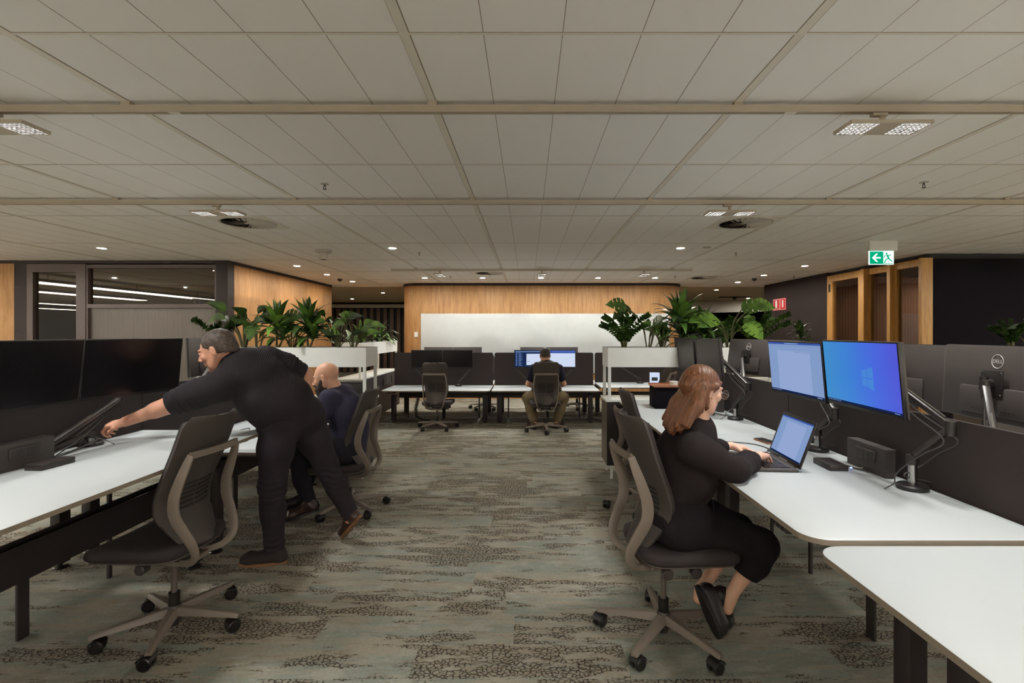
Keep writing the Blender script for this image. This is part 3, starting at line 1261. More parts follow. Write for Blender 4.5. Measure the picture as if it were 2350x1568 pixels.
for i, cy in enumerate((.787, 2.592, 4.388)):
    divider(['charcoal felt divider at the right edge, nearest the viewer', 'charcoal felt divider behind the laptop and blue monitor', 'charcoal felt divider farther along the right bench'][i],
            1.8175, cy, HR, 1.785, .69, 1.177, 'felt dividers of the right bench')
for i, cy in enumerate((.735, 2.535, 4.335)):
    divider(['charcoal felt divider just left out of view', 'charcoal felt divider behind the two big dark monitors at left', 'charcoal felt divider behind the bending person'][i],
            -2.641, cy, HL, 1.785, .69, 1.177, 'felt dividers of the left bench')
for i, cx in enumerate((-1.52, .295, 2.11)):
    divider(['far charcoal divider, left', 'far charcoal divider, middle, behind the person in the vest', 'far charcoal divider, right, beside the planter'][i],
            cx, 9.125, 0, 1.785, .54, 1.183, 'felt dividers of the far bench')


# cable trays and beams under the benches
def tray(lab, cx, ya, yb, z0, z1, along='y', w=.05):
    a = MB()
    if along == 'y':
        a.box(cx - w, cx - w + .012, ya, yb, z0, z1)
        a.box(cx + w - .012, cx + w, ya, yb, z0, z1)
        a.box(cx - w + .012, cx + w - .012, ya, yb, z0, z0 + .012)
    else:
        a.box(ya, yb, cx - w, cx - w + .012, z0, z1)
        a.box(ya, yb, cx + w - .012, cx + w, z0, z1)
        a.box(ya, yb, cx - w + .012, cx + w - .012, z0, z0 + .012)
    for q in (.15, .5, .85):
        p = ya + (yb - ya) * q
        if along == 'y':
            a.box(cx - .006, cx + .006, p - .03, p + .03, 0, z0)
        else:
            a.box(p - .03, p + .03, cx - .006, cx + .006, 0, z0)
    tag(a.build('cable_tray', MAT['leg_black'], smooth=0), lab, 'cable tray', 'cable trays under the benches')


tray('black cable tray under the left bench', -2.56, -.1, 5.2, .31, .49)
tray('black cable tray under the right bench', 1.74, -.1, 5.2, .40, .58)
tray('black cable tray under the far bench', 9.05, -2.3, 3.0, .38, .48, 'x', .04)

# cable spine of the far left desk
m = MB()
pts = [(-1.93, 8.95, .50), (-1.95, 8.93, .35), (-1.98, 8.90, .20), (-1.95, 8.85, .08), (-1.85, 8.8, .03), (-1.72, 8.78, .02)]
for a, b in zip(pts[:-1], pts[1:]):
    for k in range(5):
        q = Vector(a).lerp(Vector(b), (k + .5) / 5)
        m.box(q.x - .03, q.x + .03, q.y - .02, q.y + .02, q.z - .008, q.z + .008, 0)
m.tube(pts, .012, 8)
tag(m.build('cable_spine', MAT['rubber']), 'black segmented cable spine dropping to the floor under the far left desk', 'cable')
m = MB()
m.box(-.03, .03, -.02, .02, 0, .004)
tag(m.build('paper_tag', MAT['sign_white'], smooth=0), 'small white paper tag lying on the carpet by the cable spine', 'tag').location = (-1.66, 8.74, 0.001)


# ================================================================ cabinets and planters
def cabinet(lab, x0, x1, y0, y1, nd, side='x'):
    t = thing('storage_cabinet', lab, 'cabinet', ((x0 + x1) / 2, (y0 + y1) / 2, 0), 0, 'low cabinets under the planters')
    hx, hy = (x1 - x0) / 2, (y1 - y0) / 2
    a = MB()
    a.box(-hx, hx, -hy + .02, hy - .02, .145, .815, 0)
    a.build('body', MAT['cab_side'], t, smooth=0)
    a = MB()
    a.box(-hx - .01, hx + .01, -hy - .005, hy + .005, .815, .84, 0, .002)
    a.build('cabinet_top', MAT['white_metal'], t)
    for k in range(nd):
        a = MB()
        if side == 'x':
            w = 2 * hx / nd
            a.box(-hx + k * w + .002, -hx + (k + 1) * w - .002, -hy, -hy + .0195, .147, .812)
            a.box(-hx + k * w + w - .035, -hx + k * w + w - .025, -hy - .012, -hy, .62, .74, 1)
        else:
            w = 2 * hy / nd
            a.box(hx, hx + .018, -hy + k * w + .002, -hy + (k + 1) * w - .002, .147, .812)
            a.box(hx + .018, hx + .030, -hy + k * w + w - .035, -hy + k * w + w - .025, .62, .74, 1)
        a.build('door', [MAT['cab_dark'], MAT['black_metal']], t, smooth=0)
    for sx in (-1, 1):
        for sy in (-1, 1):
            a = MB()
            x, y = sx * (hx - .055), sy * (hy - .04)
            a.box(x - .012, x + .012, y - .012, y + .012, 0, .145)
            a.build('leg', MAT['white_metal'], t, smooth=0)
    return t


def planter(lab, x0, x1, y0, y1, mids=()):
    t = thing('planter', lab, 'planter', ((x0 + x1) / 2, (y0 + y1) / 2, 0), 0, 'white trough planters on legs')
    hx, hy = (x1 - x0) / 2, (y1 - y0) / 2
    z0, z1 = 1.183, 1.390
    a = MB()
    a.box(-hx, hx, -hy, -hy + .006, z0, z1)
    a.box(-hx, hx, hy - .006, hy, z0, z1)
    a.box(-hx, -hx + .006, -hy + .006, hy - .006, z0, z1)
    a.box(hx - .006, hx, -hy + .006, hy - .006, z0, z1)
    a.box(-hx + .006, hx - .006, -hy + .006, hy - .006, z0, z0 + .006)
    a.build('trough', MAT['white_metal'], t, smooth=0)
    a = MB()
    rnd = random.Random(3)
    a.grid(lambda u, v: (-hx + .008 + (2 * hx - .016) * u, -hy + .008 + (2 * hy - .016) * v, z1 - .016 + .008 * math.sin(40 * u + 9 * v) * math.cos(31 * v)), 40, 8)
    so = a.build('soil', MAT['soil'], t)
    for sx in [-1, 1] + list(mids):
        for sy in (-1, 1):
            a = MB()
            x = sx * (hx - .02)
            y = sy * (hy - .02)
            a.box(x - .015, x + .015, y - .015, y + .015, .8402, z0)
            a.build('leg', MAT['white_metal'], t, smooth=0)
    return t


cabinet('dark low cabinet with white top under the right planter', .835, 2.75, 5.30, 5.70, 4)
cabinet('dark low cabinet with white top under the left planter', -3.50, -1.70, 5.30, 5.72, 4)
cabinet('dark low cabinet standing sideways left of the far bench', -2.95, -2.54, 7.70, 9.90, 4, 'y')
cabinet('dark low cabinet under the planter at the far right edge', 4.80, 6.60, 5.30, 5.70, 4)
planter('white trough planter on the right, full of mixed foliage', .845, 2.75, 5.305, 5.69, (0.05,))
planter('white trough planter on the left behind the bald person', -3.50, -1.705, 5.305, 5.715, (0.0,))
planter('white trough planter running away beside the far bench', -2.95, -2.56, 7.72, 9.88)
planter('white trough planter at the far right edge of the view', 4.80, 6.60, 5.305, 5.69)
planter('white trough planter far behind the right one', 3.1, 4.6, 7.6, 8.0)
cabinet('dark low cabinet far behind the right planter', 3.1, 4.6, 7.59, 8.01, 3)

# things on the cabinets
m = MB()
m.box(-.14, .14, -.10, .10, 0, .16, 0, .004)
m.box(-.145, .145, -.105, .105, .16, .175, 0, .003)
m.box(-.04, .04, -.106, -.1005, .06, .10, 1)
tag(m.build('storage_box', [MAT['black_metal'], MAT['red_sign']]), 'black box with a small red mark on the left cabinet under the planter', 'box').location = (-1.93, 5.52, .8402)
m = MB()
m.box(-.17, .17, -.12, .12, 0, .20, 0, .004)
b_ = tag(m.build('document_box', [MAT['night_wall']]), 'dark slate box on the right desk end before the cabinet', 'box')
b_.location = (1.36, 4.80, .8376)
t = thing('open_carton', 'flat brown carton lid with a white cup holder lying on the dark box', 'carton', (1.36, 4.80, 1.0385))
m = MB()
m.box(-.18, .18, -.13, .13, 0, .006)
m.box(-.18, .18, -.13, -.124, .006, .018)
m.box(-.18, .18, .124, .13, .006, .018)
m.build('lid', MAT['carton'], t, smooth=0)
m = MB()
m.lathe([(.028, .0062), (.036, .0062), (.04, .05), (.037, .05), (.03, .01)], 18, 0, Matrix.Translation((.02, -.04, 0)))
m.build('cup', MAT['white_metal'], t)


# ================================================================ chairs
def arc(pts, n):
    """Catmull-Rom through points"""
    pts = [Vector(p) for p in pts]
    out = []
    q = [pts[0] * 2 - pts[1]] + pts + [pts[-1] * 2 - pts[-2]]
    for i in range(1, len(q) - 2):
        for k in range(n):
            t_ = k / n
            a, b, c, d = q[i - 1], q[i], q[i + 1], q[i + 2]
            out.append(.5 * ((2 * b) + (c - a) * t_ + (2 * a - 5 * b + 4 * c - d) * t_ ** 2 + (3 * b - a - 3 * c + d) * t_ ** 3))
    out.append(pts[-1])
    return out


def make_chair(label, loc, facing, seat=.50, base_rot=0.0, lean=0.0):
    """task chair without armrests; local +x is where the sitter looks"""
    t = thing('task_chair', label, 'chair', (loc[0], loc[1], 0), facing, 'grey task chairs')
    br = base_rot - facing
    # --- base
    a = MB()
    a.lathe([(0, .028), (.020, .028), (.022, .034), (.022, .062), (0, .062)], 18)
    a.lathe([(.0, .062), (.034, .062), (.038, .075), (.034, .125), (.028, .135), (0, .135)], 20)
    a.build('hub', MAT['dark_metal'], t)
    for k in range(5):
        an = br + k * 2 * PI / 5
        M = Matrix.Rotation(an, 4, 'Z')
        a = MB()
        pa = [(.025, 0, .104), (.12, 0, .098), (.22, 0, .090), (.29, 0, .084), (.325, 0, .080), (.338, 0, .078)]
        prof = [(-1, -.8), (1, -.8), (.72, .7), (.45, 1), (-.45, 1), (-.72, .7)]
        a.sweep(pa, prof, 0, M, scale=[(.029, .021), (.025, .018), (.021, .015), (.018, .0125), (.018, .0115), (.015, .010)])
        lg = a.build('base_leg', MAT['chair_frame'], t)
        a = MB()
        cx = .318
        sw = Matrix.Translation((cx, 0, 0)) @ Matrix.Rotation(.9 + k * 1.7, 4, 'Z')
        MM = M @ sw
        for s in (-1, 1):
            a.lathe([(0, -.012), (.026, -.012), (.0315, -.007), (.0315, .007), (.026, .012), (0, .012)], 20, 0,
                    MM @ Matrix.Translation((-.014, s * .017, .0318)) @ Matrix.Rotation(R(90), 4, 'X'))
        a.tube([(-.014, -.006, .028), (-.014, .006, .028)], .012, 10, 1, MM)
        a.tube([(0, 0, .066), (0, 0, .045), (-.010, 0, .034)], .008, 8, 1, MM)
        a.grid(lambda u, v: (-.014 + .0345 * math.cos(R(20 + 140 * u)), (-.027 + .054 * v), .0318 + .0345 * math.sin(R(20 + 140 * u))), 10, 2, 0, MM, thick=.003)
        a.build('caster', [MAT['rubber'], MAT['dark_metal']], lg)
    # --- column
    a = MB()
    a.tube([(0, 0, .10), (0, 0, .20)], .026, 20, 0)
    a.tube([(0, 0, .20), (0, 0, seat - .115)], .0145, 16, 1)
    a.build('gas_column', [MAT['rubber'], MAT['chair_plastic']], t)
    s0 = seat - .50
    Z = Matrix.Translation((0, 0, s0))
    # --- mechanism and knobs
    a = MB()
    a.slab(-.12, .13, -.065, .065, .375, .425, .04, 0, Z)
    a.slab(-.10, .10, -.09, .09, .41, .432, .03, 0, Z)
    a.build('mechanism', MAT['dark_metal'], t)
    for x, y in ((-.05, -.175), (.09, -.175), (.02, .175)):
        a = MB()
        s = -1 if y < 0 else 1
        a.tube([(x, s * .06, .40), (x, s * .15, .40)], .009, 8, 0, Z)
        a.tube([(x, s * .15, .40), (x, s * .155, .40), (x, s * .195, .40), (x, s * .20, .40)], [.018, .024, .026, .022], 16, 0, Z)
        a.build('knob', MAT['dark_metal'], t)
    # --- seat: rounded cushion on a pan

    def seat_shape(zt, zb, k, ed):
        def fn(u, v):
            return None
        g = MB()
        N = 56
        rings = []
        prof = [(0.0, 1.0), (.55, 1.0), (.80, .985), (.92, .94), (.985, .80), (1.0, .55), (.99, .30), (.94, .10), (.85, 0.0), (.4, 0.0), (0, 0)]
        for pr, pz in prof:
            ring = []
            for i in range(N):
                aa = 2 * PI * i / N
                c, s = math.cos(aa), math.sin(aa)
                e = .40
                X = math.copysign(abs(c) ** e, c)
                Yv = math.copysign(abs(s) ** e, s)
                x = .075 + X * (.245 * k) * pr
                y = Yv * (.250 * k - .018 * (1 - X) * .5) * pr
                zz = zb + (zt - zb) * pz
                zz += -.05 * max(0, (x - .18) / .14) ** 2 * (.4 + .6 * pz) * ed  # waterfall front
                zz += .014 * abs(y / .25) ** 2 * pz
                zz += -.010 * math.exp(-((x + .02) / .12) ** 2) * pz
                ring.append((x, y, zz))
            rings.append(ring)
        vv = [p for r_ in rings for p in r_]
        ff = []
        for r_ in range(len(rings) - 1):
            for i in range(N):
                j = (i + 1) % N
                ff.append((r_ * N + i, r_ * N + j, (r_ + 1) * N + j, (r_ + 1) * N + i))
        g.add(vv, ff, 0, Z)
        return g
    seat_shape(.508, .438, 1.0, .8).build('seat', MAT['chair_fabric'], t, smooth=60)
    seat_shape(.452, .428, .93, 1).build('seat_pan', MAT['chair_plastic'], t, smooth=60)
    # --- backrest: curved sheet with lumbar slots
    L = [(-.215, 1.128), (-.195, 1.06), (-.165, .96), (-.13, .86), (-.098, .77), (-.085, .70), (-.098, .62), (-.135, .55), (-.185, .475)]
    prof = arc([(x - lean * max(0, zz - .5), 0, zz) for x, zz in L], 6)
    nL = len(prof) - 1

    def backpt(u, v, off=0.0):
        """u along height (0 top), v across -1..1"""
        f_ = u * nL
        i = min(int(f_), nL - 1)
        p = prof[i].lerp(prof[i + 1], f_ - i)
        zz = p.z
        hw = .200 if zz > .90 else .200 - .012 * ((.90 - zz) / .25) if zz > .65 else .188 - .068 * ((.65 - zz) / .18)
        # rounded ends
        du = min((1.128 - zz), 99)
        if du < .05:
            hw -= .05 - math.sqrt(max(0, .05 ** 2 - (.05 - du) ** 2))
        db = zz - .475
        if db < .05:
            hw -= .05 - math.sqrt(max(0, .05 ** 2 - (.05 - db) ** 2))
        y = v * hw
        x = p.x + off + .050 * (abs(v) ** 2.0) * (1.0 if zz > .6 else .8)
        return Vector((x, y, zz))
    a = MB()
    ez = lambda u: (1 - math.cos(PI * u)) / 2
    a.grid(lambda u, v: backpt(ez(u), -1 + 2 * v), 60, 16, 0, Z, thick=.014)
    bk = a.build('backrest', MAT['chair_back'], t, smooth=50)
    a = MB()
    for k in range(6):
        zz = .665 + k * .024
        # slots read as dark inset bars on the back, split in the middle
        for sg in (-1, 1):
            pth = []
            for q in range(9):
                v = sg * (.045 + .62 * q / 8)
                # find u for zz
                lo, hi = 0.0, 1.0
                for _ in range(18):
                    mid = (lo + hi) / 2
                    if backpt(mid, v).z > zz:
                        lo = mid
                    else:
                        hi = mid
                p = backpt(lo, v)
                pth.append((p.x - .0078, p.y, p.z))
            a.sweep(pth, [(-.0035, -.0055), (.0035, -.0055), (.0035, .0055), (-.0035, .0055)], 0, Z)
    a.build('lumbar_slots', MAT['dark_slot'], bk, smooth=0)
    # pad on the sitter side
    a = MB()
    a.grid(lambda u, v: backpt(.03 + .86 * ez(u), (-1 + 2 * v) * .93, .022 + .004 * math.cos((2 * v - 1) * 1.5)), 40, 12, 0, Z, thick=.022)
    a.build('back_pad', MAT['chair_fabric'], bk, smooth=60)
    # --- wishbone frame: two side arms, top bar, bottom yoke
    fr = []
    side = [(-.222, .955, .168), (-.205, .90, .180), (-.176, .82, .188), (-.152, .74, .190), (-.152, .66, .186), (-.185, .585, .174), (-.218, .51, .156), (-.218, .45, .138), (-.175, .405, .110), (-.09, .385, .075)]
    for s in (-1, 1):
        pts = arc([(x, s * y, zz) for x, zz, y in side], 5)
        n = len(pts)
        a = MB()
        vv = []
        for i, p in enumerate(pts):
            tt = (pts[min(i + 1, n - 1)] - pts[max(i - 1, 0)]).normalized()
            k = i / (n - 1)
            wdt = .016 + .012 * math.sin(PI * min(1, k * 1.15)) ** 1.0   # along the plane normal to the path, in xz
            nrm = Vector((tt.z, 0, -tt.x)).normalized()
            th = .0085
            yv = Vector((0, s, 0))
            for aa_, bb_ in ((1, .55), (.55, 1), (-.55, 1), (-1, .55), (-1, -.55), (-.55, -1), (.55, -1), (1, -.55)):
                vv.append(p + nrm * wdt * aa_ + yv * th * bb_)
        ff = []
        for i in range(n - 1):
            for q in range(8):
                w = (q + 1) % 8
                ff.append((i * 8 + q, i * 8 + w, (i + 1) * 8 + w, (i + 1) * 8 + q))
        ff += [tuple(range(7, -1, -1)), tuple((n - 1) * 8 + q for q in range(8))]
        a.add(vv, ff, 0, Z)
        fr.append(a)
    a = MB()
    for b in fr:
        a.add(b.v, b.f)
    pth = [(-.222 - .018 * (1 - (abs(q) / .17) ** 2), q, .952) for q in [-.172, -.15, -.10, -.05, 0, .05, .10, .15, .172]]
    a.sweep(pth, [(-.0075, -.016), (.0075, -.016), (.0075, .016), (-.0075, .016)], 0, Z)
    a.slab(-.14, .0, -.085, .085, .372, .395, .03, 0, Z)
    a.build('back_frame', MAT['chair_frame'], t, smooth=50)
    return t


make_chair('empty grey task chair in the left foreground before the standing person', (-1.84, 2.62), R(180 - 4), .50, 0, .08)
make_chair('grey task chair carrying the person who types on the laptop', (.69, 2.56), R(6), .51, R(16))
make_chair('grey task chair carrying the bald person', (-1.56, 4.39), R(178), .43, R(-40), .06)
make_chair('grey task chair pushed in at the right desk, behind the seated person in black', (1.02, 4.42), R(2), .42, R(30))
make_chair('empty grey task chair at the far left desk, its back to us', (-1.46, 8.12), R(87), .44, R(-125))
make_chair('grey task chair carrying the person in the puffer vest', (.28, 7.90), R(92), .46, R(-86))
make_chair('dark task chair half hidden under the right planter, far desk', (2.10, 8.02), R(150), .46, R(10))
make_chair('task chair on the far side of the far bench, only its base showing', (-.85, 10.15), R(-80), .45, R(20))
make_chair('task chair behind the far bench right of the seated person', (1.0, 10.2), R(-95), .45, R(50))
# ================================================================ monitors, arms, laptop, desk things
def text_mesh(txt, size, name='t'):
    cu = bpy.data.curves.new(name, 'FONT')
    cu.body = txt
    cu.size = size
    cu.extrude = .0006
    cu.align_x = 'CENTER'
    cu.align_y = 'CENTER'
    cu.resolution_u = 3
    o = bpy.data.objects.new(name, cu)
    C.objects.link(o)
    dg = bpy.context.evaluated_depsgraph_get()
    dg.update()
    me = o.evaluated_get(dg).to_mesh()
    v = [x.co.copy() for x in me.vertices]
    f = [tuple(p.vertices) for p in me.polygons]
    o.evaluated_get(dg).to_mesh_clear()
    bpy.data.objects.remove(o)
    bpy.data.curves.remove(cu)
    return v, f


DELL = text_mesh('DELL', .024)
MW, MH = .628, .345


def grad(name, cols, axis_vec, a, b, st):
    """emissive screen picture: colour ramp along a direction in object space"""
    g = NT(name)
    v = g.coords()
    d = g.n('VectorMath', {'operation': 'DOT_PRODUCT'}, i0=v, i1=axis_vec).outputs['Value']
    mr = g.n('MapRange', None, Value=d)
    mr.inputs['From Min'].default_value = a
    mr.inputs['From Max'].default_value = b
    cr = g.t.nodes.new('ShaderNodeValToRGB')
    g.t.links.new(mr.outputs[0], cr.inputs[0])
    el = cr.color_ramp.elements
    while len(el) < len(cols):
        el.new(.5)
    for i, (p, c) in enumerate(cols):
        el[i].position = p
        el[i].color = c
    g.b.inputs['Base Color'].default_value = (.01, .01, .01, 1)
    g.b.inputs['Roughness'].default_value = .3
    g.t.links.new(cr.outputs[0], g.b.inputs['Emission Color'])
    g.b.inputs['Emission Strength'].default_value = st
    return g.m


grad('pic_blue', [(0, srgb(50, 140, 205)), (.35, srgb(48, 128, 215)), (.7, srgb(62, 104, 225)), (1, srgb(76, 84, 215))], (1, 0, .12), -.30, .30, .74)
emat('pic_logo', srgb(76, 138, 222), .72)
emat('pic_logo2', srgb(78, 130, 222), .72)
emat('pic_page', srgb(152, 172, 218), .72)
emat('pic_side', srgb(134, 160, 206), .72)
emat('pic_bar', srgb(60, 88, 170), .72)
emat('pic_dark', srgb(22, 36, 74), .72)
emat('pic_text', srgb(128, 142, 190), .72)
emat('pic_white', srgb(214, 226, 250), .72)
emat('pic_code', srgb(28, 44, 84), .72)
emat('pic_tick', srgb(120, 150, 200), .72)


def screen_pic(mb, kind, w, h, y):
    """pictures as thin layers just before the glass; local x across, z up, front is -y"""
    def r(x0, x1, z0, z1, mi, d=0):
        yy = y - .0002 * (1 + d)
        mb.add([(x0, yy, z0), (x1, yy, z0), (x1, yy, z1), (x0, yy, z1)], [(0, 1, 2, 3)], mi)
    a, b = w / 2, h / 2
    if kind == 'blue':
        r(-a, a, -b, b, 0)
        for k, (x0, x1) in enumerate(((.030, .068), (.072, .118))):
            s0, s1 = (.036, .044) if k == 0 else (.045, .058)
            for t_, u in ((1, 0), (-1, 0)):
                mb.add([(x0, y - .0004, -.012 + t_ * .002), (x1, y - .0004, -.012 + t_ * .002), (x1, y - .0004, -.012 + t_ * s1), (x0, y - .0004, -.012 + t_ * s0)],
                       [(0, 1, 2, 3)] if t_ > 0 else [(3, 2, 1, 0)], 1)
        r(-a, a, -b, -b + .012, 2, 1)
        for i in range(9):
            r(-a + .01 + i * .014, -a + .017 + i * .014, -b + .003, -b + .009, 3, 2)
        r(a - .05, a - .015, -b + .004, -b + .008, 3, 2)
    elif kind == 'doc':
        r(-a, a, -b, b, 1)
        r(-a, a, b - .012, b, 2, 1)
        r(-.09, .07, b - .009, b - .002, 3, 2)
        r(-a, a, b - .042, b - .012, 4, 1)
        for i in range(16):
            r(-a + .02 + i * .036, -a + .042 + i * .036, b - .022, b - .019, 5, 2)
        r(-.19, .19, -b + .014, b - .052, 0, 1)
        r(.02, .19, b - .06, b - .057, 5, 2)
        r(-a, a, -b, -b + .014, 6, 2)
        for i in range(9):
            r(-a + .01 + i * .014, -a + .017 + i * .014, -b + .004, -b + .010, 5, 3)
        r(a - .07, a - .02, -b + .004, -b + .010, 5, 3)
    elif kind == 'code':
        r(-a, a, -b, b, 1)
        for i in range(17):
            zz = b - .045 - i * .0140
            r(-a + .02, -a + .05, zz, zz + .005, 2, 1)
            r(-a + .07, -a + .07 + .03 + .05 * ((i * 37 % 11) / 11), zz, zz + .005, 2, 1)
        r(-a + .21, a, -b + .03, b - .06, 0, 1)
        r(-a + .01, a - .01, b - .03, b - .015, 2, 1)
        r(-a + .22, -a + .27, -.05, -.045, 1, 2)
    elif kind == 'white':
        r(-a, a, -b, b, 0)
        r(-a, a, b - .05, b, 1, 1)
        for i in range(14):
            r(-a + .12 + i * .03, -a + .14 + i * .03, b - .03, b - .02, 2, 2)


def pmats(kind):
    return {'blue': [MAT['pic_blue'], MAT['pic_logo'], MAT['pic_dark'], MAT['pic_tick']],
            'doc': [MAT['pic_page'], MAT['pic_side'], MAT['pic_bar'], MAT['pic_tick'], MAT['pic_side'], MAT['pic_text'], MAT['pic_dark']],
            'code': [MAT['pic_white'], MAT['pic_code'], MAT['pic_tick']],
            'white': [MAT['pic_white'], MAT['pic_bar'], MAT['pic_tick']]}[kind]


def monitor(lab, loc, rz, kind=None, tilt=0.0, w=MW, h=MH, logo=True, grp=None, roll=0.0, off='screen_off'):
    """local front is -y; origin at the centre of the panel"""
    t = thing('monitor', lab, 'monitor', loc, rz, grp)
    t.rotation_euler = (tilt, roll, rz)
    a = MB()
    a.box(-w / 2, w / 2, -.006, .010, -h / 2, h / 2, 0, .002)
    a.box(-w / 2 + .004, w / 2 - .004, -.0075, -.0061, -h / 2 + .0005, -h / 2 + .015, 0)
    a.build('bezel', MAT['monitor_black'], t)
    a = MB()
    a.box(-w / 2 + .006, w / 2 - .006, -.0068, -.0061, -h / 2 + .0175, h / 2 - .006)
    sc = a.build('screen', MAT[off], t, smooth=0)
    if kind:
        g = MB()
        screen_pic(g, kind, w - .014, h - .026, -.0070)
        for i, v in enumerate(g.v):
            g.v[i] = (v[0], v[1], v[2] + .0055)
        g.build('screen_image', pmats(kind), sc, smooth=0)
    a = MB()
    a.box(-w / 2 + .003, w / 2 - .003, .0101, .022, -h / 2 + .003, h / 2 - .003, 0, .003)
    a.box(-w * .30, w * .30, .022, .040, -h / 2 + .03, -h / 2 + .16, 0, .008)
    for i in range(12):
        a.box(-.12 + i * .02, -.112 + i * .02, .0395, .0405, -h / 2 + .05, -h / 2 + .056, 1)
    back = a.build('back_cover', [MAT['monitor_back'], MAT['dark_slot']], t)
    if logo:
        a = MB()
        M = Matrix.Translation((0, .0223, h / 2 - .075)) @ Matrix.Rotation(R(180), 4, 'Z') @ Matrix.Rotation(R(90), 4, 'X')
        a.add(DELL[0], DELL[1], 0, M)
        rr = .031
        a.tube([(rr * math.cos(2 * PI * k / 32), rr * math.sin(2 * PI * k / 32), 0) for k in range(32)], .0018, 6, 0, M, closed=True)
        a.build('logo', MAT['cable_white'], back)
    a = MB()
    a.box(-.058, .058, .0402, .046, -.06, .06, 0, .002)
    for x in (-.05, .05):
        for z_ in (-.05, .05):
            a.lathe([(0, 0), (.004, 0), (.003, .003), (0, .003)], 8, 1, Matrix.Translation((x, .046, z_)) @ Matrix.Rotation(R(-90), 4, 'X'))
    a.tube([(0, .046, 0), (0, .075, 0)], .020, 12)
    a.tube([(0, .078, -.03), (0, .078, .03)], .016, 12)
    a.build('mount_plate', [MAT['black_metal'], MAT['chrome']], t)
    return t


def arm(base, elbow, tip, post=.16, cables=True):
    """clamp arm: round base, post, lower link, elbow, spring link"""
    base, elbow, tip = Vector(base), Vector(elbow), Vector(tip)
    t = bpy.data.objects.new('monitor_arm', None)
    C.objects.link(t)
    t.empty_display_size = .05
    t.location = base
    e, q = elbow - base, tip - base
    a = MB()
    a.lathe([(0, 0.0005), (.060, 0.0005), (.062, .006), (.062, .016), (.055, .022), (0, .022)], 28)
    a.build('base', MAT['black_metal'], t)
    a = MB()
    a.tube([(0, 0, .022), (0, 0, post)], .018, 16, 0)
    a.tube([(0, 0, post - .03), (0, 0, post + .012)], .024, 16, 1)
    a.build('post', [MAT['chrome'], MAT['black_metal']], t)
    p0 = Vector((0, 0, post))
    a = MB()
    a.bar(p0, e, .030, .026, 0, None, .008)
    a.tube([e + Vector((0, 0, -.032)), e + Vector((0, 0, .030))], .021, 16, 1)
    a.build('lower_link', [MAT['dark_metal'], MAT['black_metal']], t)
    a = MB()
    a.bar(e + Vector((0, 0, .01)), q, .029, .028, 0, None, .009)
    d = (q - e).normalized()
    a.bar(e + Vector((0, 0, .029)) + d * .03, q + Vector((0, 0, .018)) - d * .03, .009, .004, 1)
    a.tube([q + Vector((0, 0, -.024)), q + Vector((0, 0, .024))], .018, 14, 0)
    a.build('spring_link', [MAT['dark_metal'], MAT['chrome']], t)
    if cables:
        for s in (-1, 1):
            a = MB()
            n = Vector((-d.y, d.x, 0)).normalized() if abs(d.x) + abs(d.y) > .01 else Vector((0, 1, 0))
            pts = arc([q + Vector((0, 0, -.02)), q.lerp(e, .5) + Vector((0, 0, -.055)) + n * .02 * s, e + Vector((0, 0, -.05)) + n * .03 * s,
                       e.lerp(p0, .5) + Vector((0, 0, -.045)) + n * .035 * s, p0 + Vector((0, 0, -.04)) + n * .04 * s, Vector((0, 0, .06)) + n * (.06 + .02 * s), Vector((0, 0, .028)) + n * .085 * s, n * .13 * s + Vector((0, 0, .004))], 5)
            a.tube(pts, .0032, 6)
            a.build('cable', MAT['cable'], t)
    return t


RB, LB = R(-90), R(90)     # facing -X (right bench user side) / facing +X (left bench user side)
TB = R(5)


def on_arm(mon, base, elbow, tip, post=.12, cables=True):
    """the arm belongs to its monitor: a part with sub-parts, built in world space"""
    a = arm(base, elbow, tip, post, cables)
    a.parent = mon
    M = Matrix.Translation(mon.location) @ mon.rotation_euler.to_matrix().to_4x4()
    a.matrix_parent_inverse = M.inverted()
    return mon


on_arm(monitor('lit monitor with a text document, behind the laptop', (1.652, 3.110, 1.322), RB, 'doc', TB, .62),
       (1.715, 2.98, .850), (1.745, 2.86, 1.09), (1.760, 3.13, 1.31))
on_arm(monitor('lit monitor with plain blue desktop picture, nearest on the right bench', (1.642, 2.49, 1.336), RB - R(3), 'blue', TB, .615),
       (1.72, 2.25, .850), (1.765, 2.10, 1.150), (1.745, 2.46, 1.335), post=.14)
on_arm(monitor('dark monitor on the right bench behind the seated person, nearer of two', (1.60, 4.47, 1.325), RB, None, TB, .60, .34, off='screen_off_lit'),
       (1.70, 4.12, .837), (1.745, 3.98, 1.12), (1.70, 4.42, 1.315))
on_arm(monitor('dark monitor on the right bench behind the seated person, farther of two', (1.585, 5.08, 1.325), RB, None, TB, .60, .34, off='screen_off_lit'),
       (1.70, 4.95, .837), (1.745, 4.85, 1.08), (1.68, 5.05, 1.315))
